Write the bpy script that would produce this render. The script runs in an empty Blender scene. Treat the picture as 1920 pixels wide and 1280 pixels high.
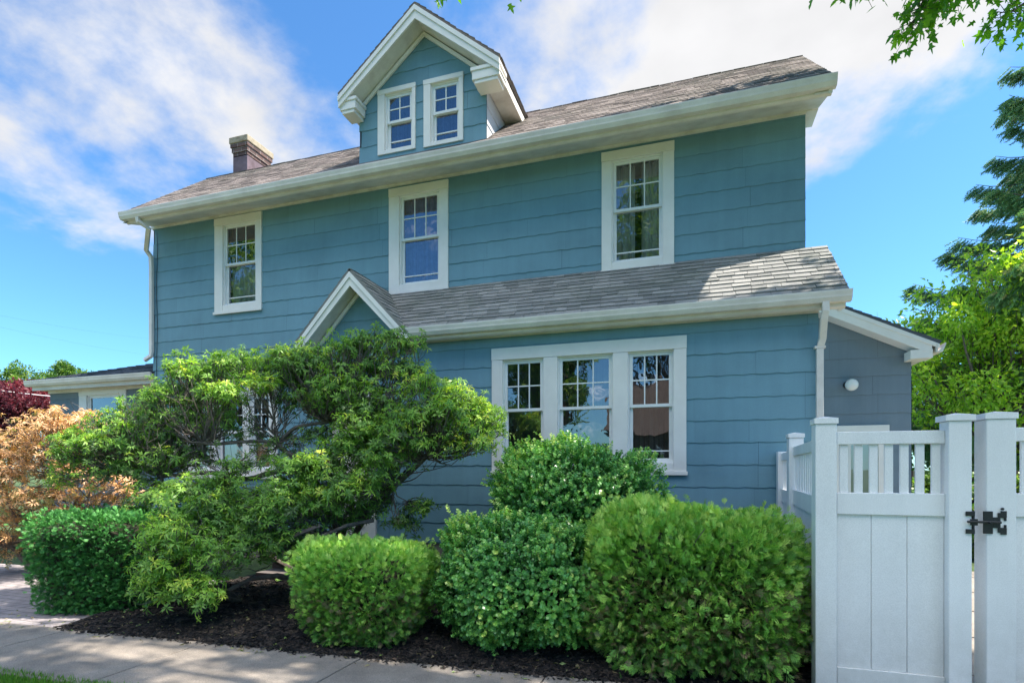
import bpy, bmesh, math, random
import numpy as np
from mathutils import Vector, Matrix
R = math.radians
random.seed(7); rng = np.random.default_rng(7)
S = bpy.context.scene
C = S.collection

# ------------------------------------------------------------ camera
F, CX, HZ, TH, ZC = 1022.5, 960.0, 880.0, R(17.64), 1.52
cd = bpy.data.cameras.new('camera'); cam = bpy.data.objects.new('camera', cd); C.objects.link(cam)
cam.location = (0, 0, ZC); cam.rotation_euler = (R(90), 0, TH)
cd.sensor_width = 36; cd.lens = F / 1920 * 36; cd.shift_y = (HZ - 640) / 1920
cd.clip_start = 0.05; cd.clip_end = 2000
S.camera = cam
cT, sT = math.cos(TH), math.sin(TH)

# ------------------------------------------------------------ sun and sky
SUN = Vector((.52, .15, .84)).normalized()
sd = bpy.data.lights.new('sun', 'SUN'); sun = bpy.data.objects.new('sun', sd); C.objects.link(sun)
sd.energy = 4.8; sd.angle = R(.6); sd.color = (1, .93, .82)
sun.rotation_euler = (-SUN).to_track_quat('-Z', 'Y').to_euler()
W = bpy.data.worlds.new('World'); S.world = W; W.use_nodes = True
nt = W.node_tree; nt.nodes.clear()
def N(t, k, **kw):
    n = t.nodes.new(k)
    for a, b in kw.items():
        if a.startswith('i_'): n.inputs[int(a[2:])].default_value = b
        else: setattr(n, a, b)
    return n
L = nt.links.new
out = N(nt, 'ShaderNodeOutputWorld'); bg = N(nt, 'ShaderNodeBackground')
bg.inputs[1].default_value = 0.15
sky = N(nt, 'ShaderNodeTexSky', sky_type='NISHITA', sun_disc=False)
sky.sun_elevation = math.asin(SUN.z); sky.sun_rotation = math.atan2(SUN.x, SUN.y)
sky.air_density = 1.0; sky.dust_density = .4; sky.ozone_density = 2.2
tc = N(nt, 'ShaderNodeTexCoord')
# clouds: noise on the cloud layer (direction projected on a plane overhead)
sep = N(nt, 'ShaderNodeSeparateXYZ'); L(tc.outputs['Generated'], sep.inputs[0])
def M(op, a, b=None, c=None, t=None, clamp=False):
    t = t or nt
    n = t.nodes.new('ShaderNodeMath'); n.operation = op; n.use_clamp = clamp
    for i, v in enumerate((a, b, c)):
        if v is None: continue
        if isinstance(v, (int, float)): n.inputs[i].default_value = v
        else: t.links.new(v, n.inputs[i])
    return n.outputs[0]
zz = M('MAXIMUM', sep.outputs[2], .05)
zz = M('ADD', zz, .25)
u = M('DIVIDE', sep.outputs[0], zz); v = M('DIVIDE', sep.outputs[1], zz)
cmb = N(nt, 'ShaderNodeCombineXYZ'); L(u, cmb.inputs[0]); L(v, cmb.inputs[1])
n1 = N(nt, 'ShaderNodeTexNoise'); L(cmb.outputs[0], n1.inputs['Vector'])
n1.inputs['Scale'].default_value = 3.4; n1.inputs['Detail'].default_value = 12; n1.inputs['Roughness'].default_value = .57
n1.inputs['Distortion'].default_value = .12
def skyblob(px, py, rad, amt):
    d = Vector(((px - CX) / F * cT - sT, cT + (px - CX) / F * sT, (HZ - py) / F)).normalized()
    vm = N(nt, 'ShaderNodeVectorMath', operation='DISTANCE'); L(tc.outputs['Generated'], vm.inputs[0])
    vm.inputs[1].default_value = d
    mr = N(nt, 'ShaderNodeMapRange', interpolation_type='SMOOTHSTEP')
    L(vm.outputs['Value'], mr.inputs[0])
    for i, q in ((1, 0), (2, rad), (3, amt), (4, 0)): mr.inputs[i].default_value = q
    return mr.outputs[0]
tot = None
for b in ((1300, 60, .42, .30), (1560, 110, .34, .30), (1040, 170, .22, .12), (240, 130, .42, .115), (80, 330, .32, .15), (330, 300, .32, .12), (540, 190, .2, .1),
          (560, 210, .22, .10), (1850, 20, .3, .15), (1790, 330, .35, -.18), (640, 40, .2, -.12), (300, 560, .35, -.22), (1750, 480, .35, -.2)):
    o = skyblob(*b); tot = o if tot is None else M('ADD', tot, o)
# unseen cloud bank behind the camera, added to brighten the shaded facade
back = N(nt, 'ShaderNodeMapRange', interpolation_type='SMOOTHSTEP'); L(sep.outputs[1], back.inputs[0])
for i, q in ((1, .15), (2, -.5), (3, 0), (4, .28)): back.inputs[i].default_value = q
hel = N(nt, 'ShaderNodeMapRange', interpolation_type='SMOOTHSTEP'); L(sep.outputs[2], hel.inputs[0])
for i, q in ((1, .6), (2, .8), (3, 0), (4, 1)): hel.inputs[i].default_value = q
tot = M('ADD', tot, M('MULTIPLY', back.outputs[0], hel.outputs[0]))
val = M('ADD', n1.outputs[0], tot)
mr = N(nt, 'ShaderNodeMapRange', interpolation_type='SMOOTHSTEP'); L(val, mr.inputs[0])
for i, q in ((1, .56), (2, .88), (3, 0), (4, .97)): mr.inputs[i].default_value = q
hz = N(nt, 'ShaderNodeMapRange'); L(sep.outputs[2], hz.inputs[0])
for i, q in ((1, .02), (2, .2), (3, 0), (4, 1)): hz.inputs[i].default_value = q
cf = M('MULTIPLY', mr.outputs[0], hz.outputs[0])
mix = N(nt, 'ShaderNodeMix', data_type='RGBA')
hs = N(nt, 'ShaderNodeHueSaturation'); hs.inputs[1].default_value = 1.0; hs.inputs[2].default_value = 1.0
hs.inputs['Hue'].default_value = .5
L(sky.outputs[0], hs.inputs['Color'])
gm = N(nt, 'ShaderNodeMix', data_type='RGBA', blend_type='MULTIPLY'); gm.inputs[0].default_value = 1
gm.inputs[7].default_value = (.34, .59, .76, 1); L(hs.outputs[0], gm.inputs[6])
L(gm.outputs[2], mix.inputs[6])
# cloud radiance: white ones in front, added fill ones behind the camera far brighter
n2 = N(nt, 'ShaderNodeTexNoise'); L(cmb.outputs[0], n2.inputs['Vector']); n2.inputs['Scale'].default_value = 5; n2.inputs['Detail'].default_value = 5
ccol = N(nt, 'ShaderNodeMapRange'); L(n2.outputs[0], ccol.inputs[0])
for i, q in ((1, .3), (2, .7), (3, 2.35), (4, 2.75)): ccol.inputs[i].default_value = q
ccx = N(nt, 'ShaderNodeVectorMath', operation='SCALE'); ccx.inputs[0].default_value = (1.0, .99, .985); 
hi = N(nt, 'ShaderNodeMapRange', interpolation_type='SMOOTHSTEP'); L(sep.outputs[1], hi.inputs[0])
for i, q in ((1, .1), (2, -.35), (3, 1), (4, 6.5)): hi.inputs[i].default_value = q
L(M('MULTIPLY', ccol.outputs[0], hi.outputs[0]), ccx.inputs['Scale'])
L(ccx.outputs[0], mix.inputs[7]); L(cf, mix.inputs[0])
L(mix.outputs[2], bg.inputs[0]); L(bg.outputs[0], out.inputs[0])
S.view_settings.view_transform = 'Standard'; S.view_settings.look = 'None'
S.view_settings.exposure = 1.3; S.view_settings.gamma = 1
S.render.engine = 'CYCLES'
S.cycles.max_bounces = 8; S.cycles.transparent_max_bounces = 12

# ------------------------------------------------------------ helpers
def P(px, py, Y):
    r = (px - CX) / F; d = Y / (cT + r * sT)
    return Vector((d * (r * cT - sT), Y, ZC + (HZ - py) / F * d))
def PX(px, Y): return P(px, HZ, Y).x
def PD(px, py, d):
    r = (px - CX) / F
    return Vector((d * (r * cT - sT), d * (cT + r * sT), ZC + (HZ - py) / F * d))
def G(px, py, z=0): return PD(px, py, (ZC - z) * F / (py - HZ))

class MB:
    def __init__(s): s.v = []; s.f = []; s.t = []
    def quad(s, pts, t=.5):
        n = len(s.v); s.v += [tuple(p) for p in pts]; s.f.append(tuple(range(n, n + len(pts)))); s.t.append(t)
    def box(s, x0, x1, y0, y1, z0, z1, t=.5):
        if x0 > x1: x0, x1 = x1, x0
        if y0 > y1: y0, y1 = y1, y0
        n = len(s.v)
        s.v += [(x, y, z) for z in (z0, z1) for x, y in ((x0, y0), (x1, y0), (x1, y1), (x0, y1))]
        for q in ((3, 2, 1, 0), (4, 5, 6, 7), (0, 1, 5, 4), (1, 2, 6, 5), (2, 3, 7, 6), (3, 0, 4, 7)):
            s.f.append(tuple(n + i for i in q)); s.t.append(t)
    def prism(s, poly, vec, t=.5):           # poly: list of 3-D points, extruded by vec
        n = len(s.v); k = len(poly); vec = Vector(vec)
        s.v += [tuple(p) for p in poly] + [tuple(Vector(p) + vec) for p in poly]
        s.f.append(tuple(range(n + k - 1, n - 1, -1))); s.t.append(t)
        s.f.append(tuple(range(n + k, n + 2 * k))); s.t.append(t)
        for i in range(k):
            j = (i + 1) % k
            s.f.append((n + i, n + j, n + k + j, n + k + i)); s.t.append(t)
    def tube(s, pts, rad, k=6, t=.5, cap=True):
        pts = [Vector(p) for p in pts]; m = len(pts)
        if not hasattr(rad, '__len__'): rad = [rad] * m
        n = len(s.v); a = None
        for i in range(m):
            d = (pts[min(i + 1, m - 1)] - pts[max(i - 1, 0)])
            if d.length < 1e-6: d = Vector((0, 0, 1))
            d.normalize()
            if a is None: a = d.orthogonal().normalized()
            else:
                a = a - d * a.dot(d)
                if a.length < 1e-4: a = d.orthogonal()
                a.normalize()
            b = d.cross(a)
            for j in range(k):
                w = 2 * math.pi * (j + .5) / k
                s.v.append(tuple(pts[i] + (a * math.cos(w) + b * math.sin(w)) * rad[i]))
        for i in range(m - 1):
            for j in range(k):
                jj = (j + 1) % k
                s.f.append((n + i * k + j, n + i * k + jj, n + (i + 1) * k + jj, n + (i + 1) * k + j)); s.t.append(t)
        if cap:
            s.f.append(tuple(n + j for j in range(k - 1, -1, -1))); s.t.append(t)
            s.f.append(tuple(n + (m - 1) * k + j for j in range(k))); s.t.append(t)
    def lathe(s, prof, c, k=20, t=.5, axis=None):  # prof [(r,h)], along axis
        ax = Vector(axis or (0, 0, 1)).normalized(); a = ax.orthogonal().normalized(); b = ax.cross(a); c = Vector(c); n = len(s.v)
        for r_, h in prof:
            for j in range(k):
                w = 2 * math.pi * j / k; s.v.append(tuple(c + ax * h + (a * math.cos(w) + b * math.sin(w)) * r_))
        for i in range(len(prof) - 1):
            for j in range(k):
                jj = (j + 1) % k; s.f.append((n + i * k + j, n + i * k + jj, n + (i + 1) * k + jj, n + (i + 1) * k + j)); s.t.append(t)
    def build(s, name, mat, parent=None, smooth=False, clips=(), bevel=0):
        me = bpy.data.meshes.new(name)
        me.from_pydata(s.v, [], s.f); me.update()
        at = me.attributes.new('tint', 'FLOAT', 'FACE'); at.data.foreach_set('value', s.t)
        if clips:
            bm = bmesh.new(); bm.from_mesh(me)
            for co, no in clips:
                bmesh.ops.bisect_plane(bm, geom=bm.verts[:] + bm.edges[:] + bm.faces[:], plane_co=co, plane_no=no, clear_outer=True)
            bm.to_mesh(me); bm.free()
        me.materials.append(mat)
        if smooth: me.polygons.foreach_set('use_smooth', [True] * len(me.polygons))
        o = bpy.data.objects.new(name, me); C.objects.link(o)
        if parent: o.parent = parent; o.matrix_parent_inverse = Matrix.Translation(-parent_loc(parent))
        if bevel:
            b = o.modifiers.new('bevel', 'BEVEL'); b.width = bevel; b.segments = 2; b.limit_method = 'ANGLE'; b.harden_normals = False
        return o
def parent_loc(p):
    return Vector((0, 0, 0)) if p.parent else Vector(p.location)   # parts sit at world zero
def tag(o, label=None, cat=None, group=None, kind=None):
    if label: o['label'] = label
    if cat: o['category'] = cat
    if group: o['group'] = group
    if kind: o['kind'] = kind
    return o
def empty(name, loc=(0, 0, 0), rz=0):
    o = bpy.data.objects.new(name, None); C.objects.link(o); o.location = loc; o.rotation_euler.z = rz; o.empty_display_size = .2
    return o

# ------------------------------------------------------------ materials
def newmat(name):
    m = bpy.data.materials.new(name); m.use_nodes = True; t = m.node_tree
    return m, t, t.nodes['Principled BSDF']
def ramp(t, stops, src):
    r = t.nodes.new('ShaderNodeValToRGB'); e = r.color_ramp.elements
    while len(e) < len(stops): e.new(.5)
    for i, (p, c) in enumerate(stops): e[i].position = p; e[i].color = (*c, 1)
    t.links.new(src, r.inputs[0]); return r.outputs[0]
def noise(t, scale, detail=4, rough=.5, vec=None, obj=True):
    n = t.nodes.new('ShaderNodeTexNoise'); n.inputs['Scale'].default_value = scale; n.inputs['Detail'].default_value = detail
    n.inputs['Roughness'].default_value = rough
    if vec is None:
        c = t.nodes.new('ShaderNodeTexCoord'); vec = c.outputs['Object']
    t.links.new(vec, n.inputs['Vector']); return n.outputs[0]
def objvec(t, sc):
    c = t.nodes.new('ShaderNodeTexCoord'); m = t.nodes.new('ShaderNodeMapping'); m.inputs['Scale'].default_value = sc
    t.links.new(c.outputs['Object'], m.inputs[0]); return m.outputs[0]
def bump(t, b, h, strength, dist=.01):
    n = t.nodes.new('ShaderNodeBump'); n.inputs['Strength'].default_value = strength; n.inputs['Distance'].default_value = dist
    t.links.new(h, n.inputs['Height']); t.links.new(n.outputs[0], b.inputs['Normal'])
def attr(t, nm='tint'):
    a = t.nodes.new('ShaderNodeAttribute'); a.attribute_name = nm; return a.outputs['Fac']
def mulc(t, c, f, lo, hi):          # colour * maprange(f)
    mr = t.nodes.new('ShaderNodeMapRange'); t.links.new(f, mr.inputs[0])
    for i, q in ((1, .3), (2, .7), (3, lo), (4, hi)): mr.inputs[i].default_value = q
    vm = t.nodes.new('ShaderNodeVectorMath'); vm.operation = 'SCALE'; t.links.new(c, vm.inputs[0]); t.links.new(mr.outputs[0], vm.inputs['Scale'])
    return vm.outputs[0]
def simple(name, stops, rough=.6, nscale=6, bscale=60, bstr=.15, bdist=.003, usetint=.3, streak=None, metallic=0, spec=.5):
    m, t, b = newmat(name)
    f = noise(t, nscale, 6, .6)
    if usetint:
        f = M('ADD', f, M('MULTIPLY', M('SUBTRACT', attr(t), .5, t=t), usetint, t=t), t=t)
    c = ramp(t, stops, f)
    if streak: c = mulc(t, c, noise(t, 1, 5, .65, objvec(t, streak)), .955, 1.04)
    if streak: c = mulc(t, c, noise(t, 230, 2, .6), .90, 1.10); c = mulc(t, c, noise(t, .9, 5, .6), .93, 1.06)
    t.links.new(c, b.inputs['Base Color']); b.inputs['Roughness'].default_value = rough; b.inputs['Metallic'].default_value = metallic
    b.inputs['Specular IOR Level'].default_value = spec
    if bstr: bump(t, b, noise(t, bscale, 5, .6), bstr, bdist)
    return m
def sc(c, k): return tuple(x * k for x in c)
blue = (.155, .30, .368)
m_siding = simple('painted_shingle_siding', [(.25, sc(blue, .86)), (.5, blue), (.75, sc(blue, 1.07))], .72, 1.2, 90, .35, .002, .18, (10, 10, .6))
m_siding2 = simple('shaded_wing_siding', [(.25, (.155, .205, .25)), (.75, (.18, .235, .28))], .75, 1.5, 90, .35, .002, .2, (18, 18, .6))  # greyer copy of the siding, the wings' shade put into the colour
m_sheath = simple('dark_sheathing', [(.3, (.03, .05, .06)), (.7, (.05, .07, .08))], .9)
m_trim = simple('cream_trim_paint', [(.3, (.76, .73, .68)), (.7, (.85, .82, .77))], .45, 3, 40, .08, .002, .1)
m_soffit = simple('weathered_soffit_paint', [(.3, (.60, .56, .50)), (.55, (.74, .71, .65)), (.8, (.80, .78, .73))], .6, 4, 30, .1, .002, .1, (.8, 3, 3))
m_gutter = simple('aluminium_gutter_paint', [(.3, (.64, .59, .53)), (.7, (.80, .755, .69))], .4, 3, 30, .05, .002, .1, (3, .7, 3))
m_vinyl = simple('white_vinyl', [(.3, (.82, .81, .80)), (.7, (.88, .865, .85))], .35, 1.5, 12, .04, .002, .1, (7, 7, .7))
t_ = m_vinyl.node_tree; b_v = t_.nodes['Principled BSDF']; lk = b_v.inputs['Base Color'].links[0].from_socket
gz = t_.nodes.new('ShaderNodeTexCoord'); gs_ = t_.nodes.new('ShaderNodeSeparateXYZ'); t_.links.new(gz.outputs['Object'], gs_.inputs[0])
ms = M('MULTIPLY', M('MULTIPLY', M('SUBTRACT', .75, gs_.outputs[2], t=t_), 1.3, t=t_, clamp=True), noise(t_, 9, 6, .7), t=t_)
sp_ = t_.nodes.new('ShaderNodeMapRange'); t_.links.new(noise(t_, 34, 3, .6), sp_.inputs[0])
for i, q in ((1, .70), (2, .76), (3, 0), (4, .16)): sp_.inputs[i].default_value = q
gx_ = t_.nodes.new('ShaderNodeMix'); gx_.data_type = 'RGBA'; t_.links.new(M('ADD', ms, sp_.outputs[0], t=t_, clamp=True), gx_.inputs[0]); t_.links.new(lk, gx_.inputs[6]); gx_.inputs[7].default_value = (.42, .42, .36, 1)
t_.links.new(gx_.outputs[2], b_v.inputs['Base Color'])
m_sash = simple('white_window_sash', [(.3, (.78, .78, .76)), (.7, (.84, .84, .82))], .35, 5, 20, .03)
m_found = simple('concrete_foundation', [(.3, (.20, .16, .13)), (.7, (.36, .31, .26))], .9, 5, 80, .5, .006, 0)
m_black = simple('black_iron', [(.3, (.012, .012, .014)), (.7, (.03, .03, .032))], .4, 9, 60, .2, .002, 0)
def roofmat(name, lo, mid, hi, moss, tw=.6):
    m, t, b = newmat(name)
    f = M('ADD', M('MULTIPLY', attr(t), tw, t=t), M('MULTIPLY', noise(t, 1.3, 5, .6), 1 - tw, t=t), t=t)
    c = ramp(t, [(.2, lo), (.5, mid), (.78, hi)], f)
    c = mulc(t, c, noise(t, 160, 2, .5), .62, 1.35)
    mx = t.nodes.new('ShaderNodeMix'); mx.data_type = 'RGBA'
    mr = t.nodes.new('ShaderNodeMapRange'); t.links.new(noise(t, 1.1, 6, .7), mr.inputs[0])
    for i, q in ((1, .48), (2, .68), (3, 0), (4, moss)): mr.inputs[i].default_value = q
    t.links.new(mr.outputs[0], mx.inputs[0]); t.links.new(c, mx.inputs[6]); mx.inputs[7].default_value = (.12, .14, .10, 1)
    t.links.new(mx.outputs[2], b.inputs['Base Color']); b.inputs['Roughness'].default_value = .92
    bump(t, b, noise(t, 240, 3, .6), .5, .004); return m
m_roof = roofmat('asphalt_roof_shingle', (.10, .08, .073), (.21, .17, .152), (.31, .255, .23), .3)
m_roof2 = roofmat('grey_roof_shingle', (.15, .152, .145), (.26, .255, .24), (.35, .338, .315), .45, .4)
m_roof3 = roofmat('slate_grey_shingle', (.05, .06, .075), (.10, .11, .13), (.16, .17, .20), .1)
def brickmat(name, scale, c1, c2, mortar, bw=.5, rh=.25, plane='yz'):
    m, t, b = newmat(name); bt = t.nodes.new('ShaderNodeTexBrick')
    c = t.nodes.new('ShaderNodeTexCoord'); s = t.nodes.new('ShaderNodeSeparateXYZ'); k = t.nodes.new('ShaderNodeCombineXYZ')
    t.links.new(c.outputs['Object'], s.inputs[0])
    if plane == 'yz':
        t.links.new(M('ADD', s.outputs[0], s.outputs[1], t=t), k.inputs[0]); t.links.new(s.outputs[2], k.inputs[1])
    else:
        t.links.new(s.outputs[0], k.inputs[0]); t.links.new(s.outputs[1], k.inputs[1])
    nn = t.nodes.new('ShaderNodeTexNoise'); nn.inputs['Scale'].default_value = 6
    va = t.nodes.new('ShaderNodeVectorMath'); va.operation = 'MULTIPLY_ADD'; t.links.new(nn.outputs['Color'], va.inputs[0])
    va.inputs[1].default_value = (.01, .01, 0); t.links.new(k.outputs[0], va.inputs[2])
    t.links.new(va.outputs[0], bt.inputs['Vector'])
    bt.inputs['Scale'].default_value = scale; bt.inputs['Color1'].default_value = (*c1, 1); bt.inputs['Color2'].default_value = (*c2, 1)
    bt.inputs['Mortar'].default_value = (*mortar, 1); bt.inputs['Brick Width'].default_value = bw; bt.inputs['Row Height'].default_value = rh
    bt.inputs['Mortar Size'].default_value = .012
    cc = mulc(t, bt.outputs[0], noise(t, 9, 5, .6), .75, 1.15)
    t.links.new(cc, b.inputs['Base Color']); b.inputs['Roughness'].default_value = .9
    bump(t, b, bt.outputs[1], -.5, .006); return m
m_brick = brickmat('chimney_brick', 2.4, (.075, .045, .042), (.145, .085, .072), (.30, .27, .24), .5, .19)
m_paver = brickmat('paver_stone', 2.2, (.26, .23, .235), (.34, .30, .29), (.12, .10, .09), .5, .25, 'xy')
m_flash = simple('rusty_metal_flashing', [(.3, (.09, .055, .06)), (.7, (.17, .12, .14))], .6)
m_cap = simple('mortar_cap', [(.3, (.22, .18, .12)), (.7, (.42, .36, .26))], .9, 8, 70, .4, .006)
def concrete():
    m, t, b = newmat('sidewalk_concrete')
    c = ramp(t, [(.25, (.17, .145, .12)), (.5, (.28, .24, .20)), (.75, (.37, .325, .28))], M('ADD', M('MULTIPLY', noise(t, 1.6, 7, .7), .8, t=t), M('MULTIPLY', attr(t), .2, t=t), t=t))
    c = mulc(t, c, noise(t, 130, 3, .7), .62, 1.32); c = mulc(t, c, noise(t, 3.5, 8, .75), .78, 1.12)
    t.links.new(c, b.inputs['Base Color']); b.inputs['Roughness'].default_value = .9
    bump(t, b, noise(t, 180, 4, .7), .5, .004); return m
m_conc = concrete()
m_mulch = simple('black_mulch', [(.3, (.008, .007, .007)), (.6, (.026, .02, .018)), (.85, (.085, .062, .045))], .9, 30, 70, 1, .03, .8)
m_soil = simple('lawn_ground', [(.3, (.035, .06, .015)), (.7, (.07, .12, .03))], .95, 3, 60, .8, .02, 0)
m_asph = simple('asphalt', [(.3, (.10, .10, .098)), (.7, (.14, .137, .13))], .9, 4, 120, .5, .004, 0)
m_bark = simple('dark_bark', [(.3, (.06, .048, .04)), (.7, (.19, .155, .13))], .9, 12, 40, .9, .012, .3)
m_bark2 = simple('pale_bark', [(.3, (.12, .095, .075)), (.7, (.27, .22, .18))], .9, 12, 40, .9, .012, .3)
m_wood = simple('brown_fence_wood', [(.3, (.09, .055, .035)), (.7, (.19, .125, .085))], .85, 4, 40, .3, .004, .4, (14, 14, 1))
m_curt = simple('grey_curtain_cloth', [(.3, (.6, .58, .54)), (.7, (.76, .74, .70))], .9, 5, 200, .1, .001, .3)
m_curtb = simple('blue_curtain_cloth', [(.3, (.05, .10, .32)), (.7, (.16, .26, .62))], .9, 9, 200, .1, .001, .3)
m_blind = simple('vertical_blind_slat', [(.3, (.10, .11, .10)), (.7, (.17, .18, .165))], .8, 5, 100, .05, .001, .5)
m_door = simple('white_storm_door_paint', [(.3, (.6, .62, .6)), (.7, (.72, .72, .68))], .5, 3, 30, .05)
m_dark = simple('rubber_and_room_dark', [(.3, (.01, .01, .01)), (.7, (.02, .02, .02))], .8, 5, 30, 0)
def glassmat():
    m, t, b = newmat('window_glass'); t.nodes.remove(b); o = [n for n in t.nodes if n.type == 'OUTPUT_MATERIAL'][0]
    tr = t.nodes.new('ShaderNodeBsdfTransparent'); tr.inputs[0].default_value = (.74, .78, .78, 1)
    gl = t.nodes.new('ShaderNodeBsdfGlossy'); gl.inputs['Roughness'].default_value = .012; gl.inputs[0].default_value = (.95, .97, 1, 1)
    fr = t.nodes.new('ShaderNodeFresnel'); fr.inputs[0].default_value = 1.5
    bn = t.nodes.new('ShaderNodeBump'); bn.inputs['Strength'].default_value = .25; bn.inputs['Distance'].default_value = .01
    t.links.new(noise(t, 3.2, 2, .5), bn.inputs['Height']); t.links.new(bn.outputs[0], gl.inputs['Normal'])
    mx = t.nodes.new('ShaderNodeMixShader'); t.links.new(M('ADD', M('MULTIPLY', fr.outputs[0], 1.5, t=t), .14, t=t, clamp=True), mx.inputs[0])
    t.links.new(tr.outputs[0], mx.inputs[1]); t.links.new(gl.outputs[0], mx.inputs[2]); t.links.new(mx.outputs[0], o.inputs[0]); return m
m_glass = glassmat()
def opal():
    m, t, b = newmat('white_opal_glass'); b.inputs['Base Color'].default_value = (.82, .82, .80, 1); b.inputs['Roughness'].default_value = .2
    b.inputs['Subsurface Weight'].default_value = .3; return m
m_opal = opal()
def leafmat(name, stops, trans=.35, rough=.42, tcol=None, spec=.4):
    m, t, b = newmat(name); o = [n for n in t.nodes if n.type == 'OUTPUT_MATERIAL'][0]
    c = ramp(t, stops, attr(t))
    t.links.new(c, b.inputs['Base Color']); b.inputs['Roughness'].default_value = rough; b.inputs['Specular IOR Level'].default_value = spec
    tl = t.nodes.new('ShaderNodeBsdfTranslucent')
    mc = t.nodes.new('ShaderNodeMix'); mc.data_type = 'RGBA'; mc.blend_type = 'MULTIPLY'; mc.inputs[0].default_value = 1
    t.links.new(c, mc.inputs[6]); mc.inputs[7].default_value = (*(tcol or (1.5, 1.6, .7)), 1)
    t.links.new(mc.outputs[2], tl.inputs[0])
    mx = t.nodes.new('ShaderNodeMixShader'); mx.inputs[0].default_value = trans
    t.links.new(b.outputs[0], mx.inputs[1]); t.links.new(tl.outputs[0], mx.inputs[2]); t.links.new(mx.outputs[0], o.inputs[0]); return m
m_lpier = leafmat('pieris_leaf', [(0, (.07, .13, .04)), (.4, (.16, .32, .06)), (.75, (.32, .52, .08)), (1, (.62, .68, .10))], .4)
m_lorng = leafmat('copper_new_leaf', [(0, (.10, .18, .05)), (.3, (.26, .27, .09)), (.5, (.58, .32, .15)), (1, (.78, .48, .27))], .3)
m_lyew = leafmat('yew_needle', [(0, (.03, .12, .03)), (.6, (.075, .27, .06)), (1, (.14, .40, .09))], .12, .5)
m_larb = leafmat('arborvitae_spray', [(0, (.24, .17, .10)), (.12, (.11, .23, .055)), (.5, (.21, .48, .08)), (.8, (.37, .63, .11)), (1, (.50, .66, .14))], .18, .5)
m_lhol = leafmat('holly_leaf', [(0, (.05, .14, .04)), (.5, (.12, .34, .08)), (.85, (.25, .52, .10)), (1, (.52, .66, .17))], .2, .3, spec=.5)
m_lmap = leafmat('maple_leaf', [(0, (.05, .14, .02)), (.6, (.09, .25, .025)), (1, (.22, .42, .04))], .5, tcol=(2.0, 2.0, .5))
m_lcher = leafmat('lime_green_leaf', [(0, (.10, .22, .03)), (.5, (.26, .46, .05)), (1, (.58, .70, .10))], .5, tcol=(1.7, 1.7, .6))
m_lspr = leafmat('spruce_needle', [(0, (.10, .19, .10)), (.6, (.19, .36, .17)), (1, (.46, .42, .22))], .2, .6)
m_lpur = leafmat('purple_leaf', [(0, (.05, .012, .02)), (.6, (.17, .035, .05)), (1, (.36, .10, .11))], .35, tcol=(1.5, .8, .8))
m_lfar = leafmat('tree_leaf', [(0, (.04, .10, .02)), (.5, (.09, .20, .035)), (1, (.26, .36, .07))], .35)
m_grass = leafmat('grass_blade', [(0, (.06, .14, .02)), (.6, (.13, .30, .03)), (1, (.28, .42, .07))], .4)
m_lit = leafmat('dry_leaf', [(0, (.12, .09, .05)), (.5, (.34, .28, .16)), (1, (.22, .34, .08))], .2)

# ------------------------------------------------------------ house
house = empty('house', (-4, 9, 0))
tag(house, 'two-storey blue shingled house with cream trim, a gabled dormer and a brick chimney', 'house')
YM, YB, YD, YL, YR = 7.8, 7.05, 7.35, 8.1, 9.0       # main wall, bump-out wall, dormer wall, left wing, rear right wing
XL, XR = PX(289, YM), PX(1508, YM)

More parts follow.
